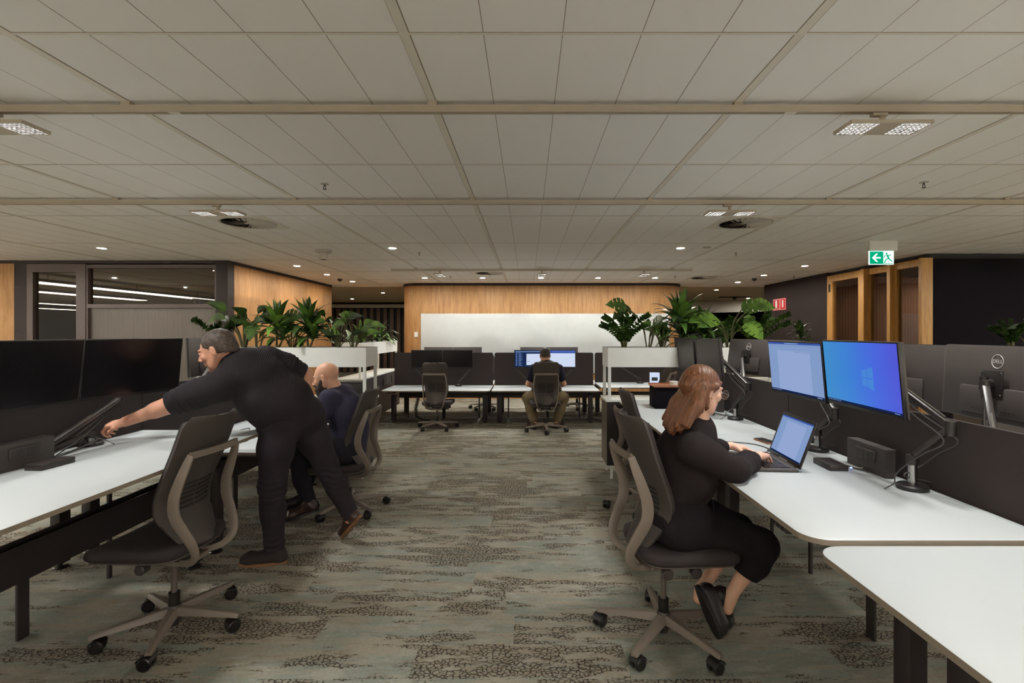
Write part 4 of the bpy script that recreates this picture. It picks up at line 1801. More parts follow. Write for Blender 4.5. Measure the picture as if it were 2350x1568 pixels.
# opposite side of the right bench: backs towards us
g_ = 'monitor backs with round logos beyond the right divider'
on_arm(monitor('monitor seen from behind at the right edge, full round logo in view', (2.175, 2.31, 1.312), LB - R(4), None, R(3), .64, .355, grp=g_),
       (1.93, 2.18, .85), (1.955, 2.10, 1.06), (2.065, 2.27, 1.31))
on_arm(monitor('monitor seen from behind, half covered by the blue screen', (2.225, 2.985, 1.305), LB, None, R(3), .64, .355, grp=g_),
       (1.93, 3.12, .83), (1.95, 3.22, 1.07), (2.12, 2.99, 1.30))
on_arm(monitor('monitor seen from behind, tilted, between the black arm and the document screen', (2.13, 4.83, 1.315), LB + R(14), None, R(8), .60, .34, grp=g_),
       (1.94, 4.70, .80), (1.96, 4.55, 1.08), (2.035, 4.78, 1.31))
on_arm(monitor('monitor seen from behind, left of the document screen', (2.16, 4.22, 1.315), LB - R(4), None, R(3), .60, .34, grp=g_),
       (1.93, 4.05, .80), (1.955, 3.92, 1.06), (2.055, 4.20, 1.31))
# left bench
on_arm(monitor('big dark monitor at the left edge of the view', (-2.500, 2.485, 1.337), LB - R(3), None, R(6), .625, .35),
       (-2.56, 2.12, .885), (-2.57, 2.30, .99), (-2.59, 2.46, 1.31), post=.09)
on_arm(monitor('big dark monitor in front of the reaching hand, right of the edge one', (-2.425, 3.112, 1.337), LB - R(12), None, R(6), .625, .35),
       (-2.572, 2.96, .885), (-2.53, 2.62, .925), (-2.593, 3.20, 1.129), post=.075)
on_arm(monitor('grey monitor back beyond the divider, left of the bending head', (-2.93, 4.62, 1.33), RB, None, R(3), .58, .34, grp='monitor backs beyond the left divider'),
       (-2.72, 4.25, .78), (-2.76, 4.10, 1.0), (-2.83, 4.55, 1.30), post=.10)

# far bench monitors
for cx, cy, ks, labs in ((-1.505, 8.86, (None, None), ('far dark monitor, left of the empty far chair', 'far dark monitor, right half above the empty far chair')),
                         (.302, 8.86, ('code', 'white'), ('far lit monitor with a dark side column, left of the head', 'far lit white monitor, right of the head'))):
    for s, k, lb in ((-1, ks[0], labs[0]), (1, ks[1], labs[1])):
        on_arm(monitor(lb, (cx + s * .272, cy + .02, 1.082), s * R(-8), k, R(3), .54, .315, grp='far bench monitors'),
               (cx + s * .27, 8.98, .592), (cx + s * .50, 8.95, .90), (cx + s * .30, 8.98, 1.07), .07, False)
    for s, lb in ((-1, 'left'), (1, 'right')):
        on_arm(monitor('rear far monitor peeking over the %s pair, %s one' % ('dark' if ks[0] is None else 'lit', lb), (cx + .10 + s * .272, 9.45, 1.115), PI + s * R(3), None, R(3), .54, .315, logo=False, grp='rear far monitors'),
               (cx + .10 + s * .27, 9.22, .60), (cx + .10 + s * .4, 9.26, .9), (cx + .10 + s * .28, 9.34, 1.1), .07, False)
on_arm(monitor('far monitor hidden behind the right planter, only its arm showing', (1.84, 8.88, 1.10), 0, None, R(3), .40, .25, grp='far bench monitors'),
       (2.0, 8.95, .645), (1.62, 8.97, .96), (1.80, 8.98, 1.10), .07, False)
m = MB()
t = thing('tablet', 'bright tablet screen standing on the far desk under the planter', 'tablet', (2.20, 8.72, .647), R(-12))
m.box(-.09, .09, -.004, .004, 0, .215, 0, .003, M=Matrix.Rotation(R(-12), 4, 'X'))
m.build('case', MAT['black_metal'], t)
m = MB()
m.box(-.084, .084, -.0048, -.0042, .006, .209, 0, M=Matrix.Rotation(R(-12), 4, 'X'))
m.build('screen', MAT['pic_white'], t, smooth=0)
m = MB()
m.box(-.05, .05, .03, .034, 0, .12, 0, M=Matrix.Rotation(R(20), 4, 'X'))
m.build('stand', MAT['black_metal'], t, smooth=0)


# laptop ------------------------------------------------------------------
def laptop():
    t = thing('laptop', 'open black laptop with a lit document, typed on by the seated person', 'laptop', (1.365, 2.70, .8507), RB - R(4))
    w, d = .385, .255     # local -y towards the user, hinge at y 0
    a = MB()
    a.box(-w / 2, w / 2, -d, .0, .0, .014, 0, .004)
    a.box(-.09, .09, -d - .001, -d + .004, .004, .008, 1)
    a.build('base', [MAT['monitor_back'], MAT['monitor_black']], t)
    a = MB()
    a.box(-.165, .165, -.155, -.025, .0142, .0150)
    kb = a.build('keyboard', MAT['monitor_black'], t, smooth=0)
    a = MB()
    for r_ in range(6):
        for c_ in range(16):
            x = -.160 + c_ * .0201
            y = -.045 - r_ * .0205
            if r_ == 5 and 4 < c_ < 10:
                continue
            a.box(x, x + .0165, y, y + .0165, .0150, .0172, 0)
    a.box(-.079, .036, -.1475, -.131, .0150, .0172)
    k_ = a.build('keys', MAT['dark_metal'], kb, smooth=0)
    a = MB()
    a.box(-.055, .055, -.235, -.172, .0141, .0146)
    a.build('touchpad', MAT['dark_metal'], t, smooth=0)
    M = Matrix.Translation((0, .004, .010)) @ Matrix.Rotation(R(-20), 4, 'X')
    a = MB()
    a.box(-w / 2, w / 2, -.003, .005, .004, .252, 0, .003, M=M)
    a.box(-.05, .05, -.0034, -.0029, .008, .012, 1, M=M)
    a.build('lid', [MAT['monitor_black'], MAT['cable_white']], t)
    a = MB()
    ww, hh = .350, .200

    def r(x0, x1, z0, z1, mi, k=0):
        a.add([(x0, -.0034 - .0002 * k, z0), (x1, -.0034 - .0002 * k, z0), (x1, -.0034 - .0002 * k, z1), (x0, -.0034 - .0002 * k, z1)], [(0, 1, 2, 3)], mi, M)
    b0 = .024
    r(-ww / 2, ww / 2, b0, b0 + hh + .012, 1)
    r(-ww / 2, ww / 2, b0 + hh + .004, b0 + hh + .012, 2, 1)
    r(-.10, .12, b0 + .010, b0 + hh - .012, 0, 1)
    for i in range(10):
        r(-ww / 2 + .01 + i * .03, -ww / 2 + .026 + i * .03, b0 + hh - .004, b0 + hh - .002, 3, 1)
    r(-ww / 2, ww / 2, b0, b0 + .009, 4, 2)
    a.build('screen', [MAT['pic_page'], MAT['pic_side'], MAT['pic_bar'], MAT['pic_text'], MAT['pic_dark']], t, smooth=0)
    a = MB()
    a.tube([(-.15, 0, .012), (.15, 0, .012)], .006, 10)
    a.build('hinge', MAT['dark_metal'], t)
    return t


laptop()
# phone and cable beside the laptop
t = thing('phone', 'small dark phone in a tan case lying left of the laptop', 'phone', (1.52, 3.22, .8503), R(10))
m = MB()
m.slab(-.036, .036, -.075, .075, 0, .009, .010)
m.build('case', MAT['carton'], t)
m = MB()
m.slab(-.033, .033, -.072, .072, .0091, .0105, .009)
m.build('screen', MAT['monitor_black'], t)
m = MB()
m.tube(arc([(1.40, 2.94, .856), (1.44, 3.02, .854), (1.40, 3.14, .854), (1.25, 3.20, .854), (1.22, 3.10, .854)], 6), .0028, 6)
tag(m.build('charging_cable', MAT['rubber']), 'thin black cable curling behind the laptop on the desk', 'cable')


def dock(lab, loc, rz, l=.17, blue=False):
    t = thing('docking_station', lab, 'docking station', loc, rz, 'docking stations')
    a = MB()
    a.box(-.045, .045, -l / 2, l / 2, 0, .028, 0, .003)
    for i in range(4):
        a.box(-.0456, -.0450, -l / 2 + .02 + i * .017, -l / 2 + .030 + i * .017, .009, .014, 1)
    a.box(-.01, .008, -l / 2 - .0006, -l / 2, .011, .015, 1)
    a.build('case', [MAT['dark_metal'], MAT['dark_slot']], t)
    for i, (dy, dz) in enumerate(((.03, .014), (-.01, .012), (-.04, .014))):
        a = MB()
        a.tube(arc([(.045, dy, dz), (.075, dy + .01, .010), (.10, dy - .03, .006), (.13, dy - .07, .006), (.16, dy - .05, .008)], 5), .0030, 6)
        a.build('cable', MAT['cable'] if i else MAT['cable_white'], t)
    if blue:
        a = MB()
        a.box(.072, .082, -.052, -.046, .006, .012)
        a.build('plug_light', MAT['blue_light'], t, smooth=0)
    return t


def power_box(lab, loc, rz, l=.30, h=.135):
    """stands at the back of the desk; local front is -x"""
    t = thing('power_box', lab, 'power box', loc, rz, 'desk power boxes')
    a = MB()
    a.box(0, .004, -l / 2, l / 2, 0.0, h)
    a.box(.004, .055, -l / 2, l / 2, h - .004, h)
    a.box(.004, .050, -l / 2, -l / 2 + .004, 0, h - .004)
    a.build('shroud', MAT['monitor_back'], t, smooth=0)
    a = MB()
    a.box(-.010, -.0005, -.085, .065, h * .42, h * .82, 0, .002)
    o = a.build('outlet', MAT['monitor_back'], t)
    a = MB()
    for c in (-.045, .028):
        a.box(-.0115, -.0102, c - .030, c + .030, h * .45, h * .79, 0, .0)
        for dy, dz, an in ((-.008, .008, 30), (.008, .008, -30), (0, -.009, 0)):
            MM = Matrix.Translation((-.0118, c + dy, h * .62 + dz)) @ Matrix.Rotation(R(an), 4, 'X')
            a.box(-.0004, .0004, -.0014, .0014, -.005, .005, 1, M=MM)
    a.build('socket', [MAT['dark_metal'], MAT['dark_slot']], o, smooth=0)
    return t


dock('black docking station right of the laptop, blue lit plug behind it', (1.575, 2.62, .8505), R(-3), blue=True)
dock('black docking station at the left edge on the near left desk', (-2.37, 2.50, .8855), R(176))
power_box('grey double power outlet box beside the docking station at right', (1.715, 2.56, .8505), R(-2))
power_box('grey power outlet box at the left edge on the near left desk', (-2.47, 2.46, .8855), R(180 - 2), .32, .13)
power_box('grey power outlet box beyond the black arm, level with the face', (1.70, 4.62, .8375), 0, .28, .12)
dock('small dark docking station beyond the seated person', (1.56, 4.38, .8375), 0, .12)
for i, (x, y, z_) in enumerate(((-2.44, 4.02, .731), (-2.40, 4.2, .731), (-2.36, 4.62, .731))):
    a = MB()
    a.tube(arc([(x, y, z_ + .004), (x + .05, y + .05, z_ + .010), (x + .09, y - .02, z_ + .004), (x + .15, y + .03, z_ + .004), (x + .2, y, z_ + .004)], 5), .0035, 6)
    tag(a.build('desk_cable', MAT['cable']), ['loose cable on the lower desk, left under the bending torso', 'loose cable in the middle of the lower desk', 'loose cable at the far end of the lower desk'][i], 'cable')
dock('black docking station on the lower desk under the bending torso', (-2.38, 3.78, .7307), R(176), .14)


# ================================================================ plants
def rot_to(d, up=(0, 0, 1)):
    d = Vector(d).normalized()
    u = Vector(up)
    if abs(d.dot(u)) > .97:
        u = Vector((1, 0, 0))
    s = d.cross(u).normalized()
    return d, s, s.cross(d).normalized()


def strap(mb, base, d, L, w, droop, mi=0, n=9, fold=.25, tip=1.0, wmax=.4):
    """long leaf that arches over"""
    d, s, u = rot_to(d)
    p = Vector(base)
    vs_, fs = [], []
    cur = d.copy()
    step = L / n
    for i in range(n + 1):
        t = i / n
        ww = w * (math.sin(PI * min(1, (t * (1 - wmax) / wmax if t < wmax else 1))) if False else 1)
        shape = (t / wmax) ** .6 if t < wmax else max(0.0, 1 - ((t - wmax) / (1 - wmax)) ** 1.7)
        hw = w / 2 * max(shape, .18 if t < .1 else .02)
        side = cur.cross(Vector((0, 0, 1)))
        if side.length < .15:
            side = s
        side = side.normalized()
        side = (side * .7 + s * .3).normalized() if side.dot(s) > 0 else (s * .7 - side * .3).normalized()
        nn = side.cross(cur).normalized()
        vs_ += [p - side * hw + nn * hw * fold, p + Vector((0, 0, 0)), p + side * hw + nn * hw * fold]
        p = p + cur * step
        cur = (cur + Vector((0, 0, -1)) * droop * step / L * (0.4 + 1.6 * t)).normalized()
    for i in range(n):
        a = i * 3
        fs += [(a, a + 1, a + 4, a + 3), (a + 1, a + 2, a + 5, a + 4)]
    mb.add(vs_, fs, mi)


def blade(mb, base, d, up, outline, L, mi=0, cup=.15, bend=.3):
    """broad leaf from an outline [(along 0..1, half width)], with optional slits"""
    d, s, u = rot_to(d, up)
    base = Vector(base)
    vs_, fs = [], []

    def pt(a, w):
        z_ = -bend * a * a * L * .5 + cup * abs(w) * 1.0
        return base + d * a * L + s * w * L + u * z_
    n = len(outline)
    for a, w in outline:
        vs_ += [pt(a, -w), pt(a * .96 + .02, -w * .5), pt(a, 0), pt(a * .96 + .02, w * .5), pt(a, w)]
    for i in range(n - 1):
        for q in range(4):
            a = i * 5 + q
            fs.append((a, a + 1, a + 6, a + 5))
    mb.add(vs_, fs, mi)


OVATE = [(0, .02), (.06, .13), (.18, .24), (.35, .30), (.52, .28), (.70, .20), (.85, .11), (.95, .04), (1, .003)]
HEART = [(-.12, .10), (-.10, .26), (0, .38), (.15, .44), (.32, .44), (.5, .38), (.68, .27), (.84, .14), (.94, .05), (1, .003)]


def monstera_leaf(mb, base, d, up, L, mi=0):
    """heart outline cut by slits running to the midrib: each lobe its own strip"""
    d, s, u = rot_to(d, up)
    base = Vector(base)

    def pt(a, w):
        return base + d * a * L + s * w * L + u * (.10 * abs(w) * L - .22 * a * a * L)

    def hw(a):
        pr = HEART
        for (a0, w0), (a1, w1) in zip(pr[:-1], pr[1:]):
            if a0 <= a <= a1:
                return w0 + (w1 - w0) * (a - a0) / (a1 - a0)
        return 0.003
    lob = [(-.12, .12), (.16, .36), (.40, .58), (.62, 1.0)]
    for sg in (-1, 1):
        for a0, a1 in lob:
            vs_, fs = [], []
            n = 4
            for i in range(n + 1):
                a = a0 + (a1 - a0) * i / n
                w = hw(min(max(a, -.12), 1))
                sk = .10
                vs_ += [pt(a0 * .0 + a * .85 + .05, 0), pt(a * .92 + .03, sg * w * .35), pt(a + sk * .2, sg * w * .7), pt(a + sk * .45 * (1 - a), sg * w)]
            for i in range(n):
                for q in range(3):
                    k = i * 4 + q
                    fs.append((k, k + 1, k + 5, k + 4) if sg > 0 else (k, k + 4, k + 5, k + 1))
            mb.add(vs_, fs, mi)
        # inner strip joining the lobes to the midrib
        vs_, fs = [], []
        for i in range(13):
            a = -.12 + 1.12 * i / 12
            w = hw(a) * .42
            vs_ += [pt(a * .92 + .03, 0), pt(a * .95 + .03, sg * w)]
        for i in range(12):
            k = i * 2
            fs.append((k, k + 1, k + 3, k + 2) if sg > 0 else (k, k + 2, k + 3, k + 1))
        mb.add(vs_, fs, mi)


def plant(name, lab, kind, loc, H, seed, mats=('leaf_dark', 'leaf_mid'), grp='plants in the white troughs', rz=0, spread=1.0, n=None):
    rn = random.Random(seed)
    t = thing(name, lab, 'plant', loc, rz, grp)
    lf, st = MB(), MB()
    if kind == 'dracaena':
        heads = [(0, 0, H * .42)] + ([(.05, .03, H * .22)] if H > .4 else [])
        for hx, hy, hz in heads:
            st.tube([(hx * .3, hy * .3, 0), (hx * .8, hy * .8, hz * .5), (hx, hy, hz)], [.012, .010, .009], 8)
            nn = n or 26
            for i in range(nn):
                a = i * 2.399 + rn.uniform(-.2, .2)
                q = i / (nn - 1)
                el = R(8 + 78 * q)
                d = (math.cos(a) * math.cos(el), math.sin(a) * math.cos(el) * .7, math.sin(el))
                L = H * (.52 + .10 * rn.random()) * (1.0 if q < .85 else .85) * spread
                strap(lf, (hx, hy, hz - .05 + .07 * q), d, L, L * .21 + .01, 1.9 - 1.2 * q, rn.randint(0, 1), 9)
    elif kind == 'broad':
        nn = n or 11
        for i in range(nn):
            a = i * 2.399 + rn.uniform(-.3, .3)
            rr = .07 * spread * (.4 + rn.random())
            hh = H * (.25 + .6 * rn.random())
            tip = Vector((math.cos(a) * rr * 1.9, math.sin(a) * rr, hh))
            st.tube(arc([(math.cos(a) * .02, math.sin(a) * .02, 0), (tip.x * .4, tip.y * .4, hh * .55), tip], 4), [.006] * 8 + [.004], 6)
            L = H * (.30 + .12 * rn.random())
            d = Vector((math.cos(a), math.sin(a) * .7, rn.uniform(-.1, .8)))
            blade(lf, tip, d, (-.2 * math.cos(a), -.8, .7), OVATE, L, rn.randint(0, 1), .18, .5)
    elif kind == 'monstera':
        nn = n or 7
        for i in range(nn):
            a = i * 2.399 + rn.uniform(-.4, .4)
            hh = H * (.45 + .5 * rn.random())
            rr = .14 * spread * (.5 + rn.random())
            tip = Vector((math.cos(a) * rr * 1.6, math.sin(a) * rr * .7, hh))
            st.tube(arc([(math.cos(a) * .02, math.sin(a) * .02, 0), (tip.x * .3, tip.y * .3, hh * .6), tip], 4), [.007] * 8 + [.005], 6)
            L = H * (.40 + .10 * rn.random())
            d = Vector((math.cos(a) * .9, math.sin(a) * .3 - .25, rn.uniform(-.5, .25)))
            monstera_leaf(lf, tip, d, (0, -.9, .6), L, rn.randint(0, 1))
    elif kind == 'zz':
        nn = n or 7
        for i in range(nn):
            a = i * 2.399 + rn.uniform(-.3, .3)
            lean_ = rn.uniform(.35, .85) * spread
            hh = H * (.7 + .3 * rn.random())
            pts = arc([(math.cos(a) * .02, math.sin(a) * .02, 0), (math.cos(a) * lean_ * .25 * hh, math.sin(a) * lean_ * .15 * hh, hh * .45),
                       (math.cos(a) * lean_ * .8 * hh, math.sin(a) * lean_ * .5 * hh, hh * .85), (math.cos(a) * lean_ * 1.15 * hh, math.sin(a) * lean_ * .7 * hh, hh)], 5)
            st.tube(pts, [.007 - .004 * k / (len(pts) - 1) for k in range(len(pts))], 6)
            for k in range(3, len(pts)):
                t_ = (pts[min(k + 1, len(pts) - 1)] - pts[k - 1]).normalized()
                for sg in (-1, 1):
                    sd = t_.cross(Vector((0, 1, .2))).normalized() * sg
                    d = (sd * .8 + t_ * .7 + Vector((0, rn.uniform(-.3, .3), 0)))
                    blade(lf, pts[k], d, (0, -1, .3), OVATE, .056 * H / .4, rn.randint(0, 1), .1, .2)
    elif kind == 'arching':
        nn = n or 40
        for i in range(nn):
            a = i * 2.399 + rn.uniform(-.3, .3)
            el = R(rn.uniform(25, 82))
            d = (math.cos(a) * math.cos(el), math.sin(a) * math.cos(el), math.sin(el))
            L = H * rn.uniform(.75, 1.25) * spread
            strap(lf, (math.cos(a) * .02, math.sin(a) * .02, .0), d, L, .05, 2.2, rn.randint(0, 1), 10, .25, wmax=.6)
        st.tube([(0, 0, 0), (0, 0, .05)], .02, 8)
    lf.build('foliage', [MAT[mats[0]], MAT[mats[1]]], t, smooth=70)
    st.build('stem', MAT['stem'], t)
    return t


SZ = 1.376
YR, YL = 5.49, 5.50


def pxp(px, Y):
    return (px - 1211) * Y / F


gl = 'plants in the left trough'
plant('zz_plant', 'dark fern like plant at the left end of the left trough, over the bending head', 'zz', (pxp(500, YL), YL, SZ), .32, 11, ('leaf_dark', 'leaf_dark'), gl, n=9, spread=1.3)
plant('rubber_plant', 'broad leaved plant behind the head, left part of the left trough', 'broad', (pxp(560, YL), YL, SZ), .50, 21, ('leaf_mid', 'leaf_dark'), gl, spread=1.3, n=12)
plant('monstera', 'big leaved plant low in the left trough beside the first tall strap leaved one', 'monstera', (pxp(592, 5.42), 5.42, SZ), .42, 5, ('leaf_dark', 'leaf_mid'), gl, n=5)
plant('dracaena', 'tall strap leaved plant, left one of the two in the left trough', 'dracaena', (pxp(635, YL), YL, SZ), .58, 3, ('leaf_mid', 'leaf_light'), gl)
plant('dracaena', 'tall strap leaved plant, right one of the two in the left trough', 'dracaena', (pxp(706, YL), YL, SZ), .60, 8, ('leaf_dark', 'leaf_mid'), gl)
plant('rubber_plant', 'glossy broad leaved plant at the right end of the left trough', 'broad', (pxp(775, YL), YL, SZ), .42, 33, ('leaf_dark', 'leaf_mid'), gl, n=11)
plant('peace_lily', 'bright broad leaved plant at the right corner of the left trough', 'broad', (pxp(812, YL), YL, SZ), .46, 41, ('leaf_light', 'leaf_mid'), gl, n=9)
plant('broad_leaf_plant', 'dark filler plant between the two tall strap leaved ones', 'broad', (pxp(670, 5.56), 5.56, SZ), .33, 51, ('leaf_dark', 'leaf_dark'), gl, n=9, spread=1.4)
plant('arching_plant', 'arching thin leaved plant in the sideways trough, farther', 'arching', (-2.76, 9.3, SZ), .42, 61, ('leaf_dark', 'leaf_mid'), 'plants in the sideways trough', n=46)
plant('arching_plant', 'arching thin leaved plant in the sideways trough, nearer', 'arching', (-2.76, 8.3, SZ), .40, 62, ('leaf_dark', 'leaf_mid'), 'plants in the sideways trough', n=40)
gr = 'plants in the right trough'
plant('zz_plant', 'spiky small leaved plant at the left end of the right trough', 'zz', (pxp(1432, YR), YR, SZ), .36, 71, ('leaf_dark', 'leaf_mid'), gr, n=8, spread=1.2)
plant('monstera', 'split leaved plant near the left end of the right trough', 'monstera', (pxp(1488, YR), YR, SZ), .50, 13, ('leaf_dark', 'leaf_mid'), gr, n=6)
plant('broad_leaf_plant', 'leafy filler plant below the tallest plant of the right trough', 'broad', (pxp(1520, 5.42), 5.42, SZ), .34, 81, ('leaf_dark', 'leaf_mid'), gr, n=10, spread=1.3)
plant('dracaena', 'tallest strap leaved plant of the right trough', 'dracaena', (pxp(1560, YR), YR, SZ), .68, 17, ('leaf_dark', 'leaf_mid'), gr, n=30)
plant('dracaena', 'shorter strap leaved plant right of the tallest one in the right trough', 'dracaena', (pxp(1612, YR), YR, SZ), .50, 19, ('leaf_dark', 'leaf_mid'), gr, n=26)
plant('monstera', 'light green split leaved plant at the right end of the right trough', 'monstera', (pxp(1672, YR), YR, SZ), .52, 23, ('leaf_mid', 'leaf_light'), gr, n=8, spread=1.1)
plant('zz_plant', 'looping small leaved plant beside the dark wall, right trough', 'zz', (pxp(1735, 5.52), 5.52, SZ), .38, 29, ('leaf_dark', 'leaf_mid'), gr, n=7, spread=1.6)
plant('broad_leaf_plant', 'leafy plant in the far trough behind the right one', 'broad', (3.6, 7.8, SZ), .45, 91, ('leaf_dark', 'leaf_mid'), 'plants in the far trough', n=12)
plant('dracaena', 'strap leaved plant in the far trough behind the right one', 'dracaena', (4.2, 7.8, SZ), .42, 92, ('leaf_dark', 'leaf_dark'), 'plants in the far trough', n=22)
plant('zz_plant', 'dim small leaved plant at the far right edge', 'zz', (pxp(2320, 5.5), 5.5, SZ), .30, 95, ('leaf_dark', 'leaf_dark'), 'plants in the far right trough', n=9, spread=1.4)
plant('broad_leaf_plant', 'dim broad leaved plant cut off by the right edge', 'broad', (pxp(2360, 5.5), 5.5, SZ), .38, 96, ('leaf_dark', 'leaf_dark'), 'plants in the far right trough', n=10)
# ================================================================ people: signed-distance bodies, one skin each
class SDF:
    def __init__(s):
        s.ops = []
        s.warp = None

    def cone(s, a, b, ra, rb, k=.02, neg=False, cut=None, flat=None):
        a, b = np.array(a, float), np.array(b, float)
        ba = b - a
        L2 = max(float(ba @ ba), 1e-9)
        L = math.sqrt(L2)

        def f(Q):
            pa = Q - a
            h = np.clip(pa @ ba / L2, 0, 1)
            d = np.linalg.norm(pa - h[:, None] * ba, axis=1) - (ra + (rb - ra) * h)
            if cut:
                d = np.maximum(d, (Q - b) @ (ba / L))
            return d
        s.ops.append((f, k, neg))
        return s

    def chain(s, pts, rs, k=.02, neg=False, cut=False):
        for i in range(len(pts) - 1):
            s.cone(pts[i], pts[i + 1], rs[i], rs[i + 1], k, neg, cut=cut and i == len(pts) - 2)
        return s

    def ell(s, c, r, Rm=None, k=.02, neg=False):
        c, r = np.array(c, float), np.array(r, float)
        Rm = np.eye(3) if Rm is None else np.array(Rm, float)

        def f(Q):
            q = (Q - c) @ Rm
            k0 = np.linalg.norm(q / r, axis=1)
            k1 = np.linalg.norm(q / (r * r), axis=1) + 1e-9
            return k0 * (k0 - 1) / k1
        s.ops.append((f, k, neg))
        return s

    def rbox(s, c, h, Rm=None, rad=.01, k=.02, neg=False):
        c, h = np.array(c, float), np.array(h, float) - rad
        Rm = np.eye(3) if Rm is None else np.array(Rm, float)

        def f(Q):
            q = np.abs((Q - c) @ Rm) - h
            return np.linalg.norm(np.maximum(q, 0), axis=1) + np.minimum(q.max(axis=1), 0) - rad
        s.ops.append((f, k, neg))
        return s

    def plane(s, p, n, k=.004):
        """keep only the side the normal points away from"""
        p, n = np.array(p, float), np.array(n, float)
        n = n / np.linalg.norm(n)

        def f(Q):
            return -((Q - p) @ n)
        s.ops.append((f, k, True))
        return s

    def eval(s, Q, use=None):
        d = np.full(len(Q), 9.0)
        for i, (f, k, neg) in enumerate(s.ops):
            if use is not None and not use[i]:
                continue
            e = f(Q)
            if neg:
                e = -e
                h = np.maximum(k - np.abs(d - e), 0) / k
                d = np.maximum(d, e) + h * h * k / 4
            else:
                h = np.maximum(k - np.abs(d - e), 0) / k
                d = np.minimum(d, e) - h * h * k / 4
        if s.warp:
            d = d + s.warp(Q)
        return d

    def mesh(s, lo, hi, h, NB=12):
        lo, hi = np.array(lo, float), np.array(hi, float)
        nb = np.ceil((hi - lo) / (h * NB)).astype(int)
        rad = h * NB * math.sqrt(3) / 2
        cells, coords, edges = [], [], []
        li = np.arange(NB + 1)
        I, J, K = np.meshgrid(li, li, li, indexing='ij')
        loc = np.stack([I.ravel(), J.ravel(), K.ravel()], 1)
        G = [np.arange(n) for n in nb]
        BI = np.stack(np.meshgrid(*G, indexing='ij'), -1).reshape(-1, 3)
        cen = lo + (BI + .5) * h * NB
        D = [f(cen) for f, k, neg in s.ops]
        base = np.full(len(cen), 9.0)
        for d, (f, k, neg) in zip(D, s.ops):
            if not neg:
                base = np.minimum(base, d)
        D = np.array(D)
        for b in np.nonzero(base < rad * 1.25 + .03)[0]:
            use = []
            for i, (f, k, neg) in enumerate(s.ops):
                if neg:
                    use.append(D[i, b] < rad * 1.3 + k + .01)
                else:
                    use.append(D[i, b] < base[b] + 2.2 * rad + k + .01)
            gi = BI[b] * NB + loc
            Q = lo + gi * h
            v = s.eval(Q, use).reshape(NB + 1, NB + 1, NB + 1)
            sg = v < 0
            if sg.all() or not sg.any():
                continue
            c = [sg[i:NB + i, j:NB + j, k:NB + k] for i in (0, 1) for j in (0, 1) for k in (0, 1)]
            S_ = sum(x.astype(np.int8) for x in c)
            act = (S_ > 0) & (S_ < 8)
            ii, jj, kk = np.nonzero(act)
            if len(ii) == 0:
                continue
            acc = np.zeros((len(ii), 3))
            cnt = np.zeros(len(ii))
            for ax in range(3):
                o1, o2 = [a for a in range(3) if a != ax]
                for p in (0, 1):
                    for q in (0, 1):
                        off = [0, 0, 0]
                        off[o1], off[o2] = p, q
                        a_ = v[ii + off[0], jj + off[1], kk + off[2]]
                        off2 = list(off)
                        off2[ax] += 1
                        b_ = v[ii + off2[0], jj + off2[1], kk + off2[2]]
                        cr = (a_ < 0) != (b_ < 0)
                        t = np.where(cr, a_ / np.where(cr, a_ - b_, 1), 0)
                        pos = np.zeros((len(ii), 3))
                        pos[:, o1], pos[:, o2] = p, q
                        pos[:, ax] = t
                        acc += pos * cr[:, None]
                        cnt += cr
            gidx = BI[b] * NB + np.stack([ii, jj, kk], 1)
            cells.append(gidx)
            coords.append(lo + (gidx + acc / cnt[:, None]) * h)
            for ax in range(3):
                e = [0, 0, 0]
                e[ax] = 1
                a_ = sg[:NB, :NB, :NB]
                b_ = sg[e[0]:NB + e[0], e[1]:NB + e[1], e[2]:NB + e[2]]
                x, y, z_ = np.nonzero(a_ != b_)
                g = BI[b] * NB + np.stack([x, y, z_], 1)
                edges.append((ax, g, a_[x, y, z_]))
        if not cells:
            return np.zeros((0, 3)), []
        cells = np.concatenate(cells)
        coords = np.concatenate(coords)
        N = (nb * NB + 4).astype(np.int64)

        def key(g):
            g = g + 1
            return (g[:, 0] * N[1] + g[:, 1]) * N[2] + g[:, 2]
        ks = key(cells.astype(np.int64))
        order = np.argsort(ks)
        ks = ks[order]
        faces = []
        for ax, g, inside in edges:
            o1, o2 = (ax + 1) % 3, (ax + 2) % 3
            q = []
            ok = np.ones(len(g), bool)
            for p1, p2 in ((0, 0), (1, 0), (1, 1), (0, 1)):
                gg = g.astype(np.int64).copy()
                gg[:, o1] -= p1
                gg[:, o2] -= p2
                kk = key(gg)
                pos = np.clip(np.searchsorted(ks, kk), 0, len(ks) - 1)
                ok &= ks[pos] == kk
                q.append(order[pos])
            q = np.stack(q, 1)[ok]
            ins = inside[ok]
            q[~ins] = q[~ins][:, ::-1]
            faces.append(q)
        return coords, np.concatenate(faces)


def sdf_obj(name, sdf, h, m, parent=None, lo=None, hi=None, origin=(0, 0, 0), label=None):
    co, fa = sdf.mesh(lo, hi, h)
    me = bpy.data.meshes.new(name)
    me.from_pydata((co - np.array(origin)).tolist(), [], fa.tolist())
    me.materials.append(m)
    me.polygons.foreach_set('use_smooth', [True] * len(me.polygons))
    me.update()
    o = bpy.data.objects.new(name, me)
    C.objects.link(o)
    if parent is not None:
        o.parent = parent
    else:
        o.location = origin
    if label:
        o['label'] = label
    return o


def nrm(v):
    v = np.array(v, float)
    return v / np.linalg.norm(v)


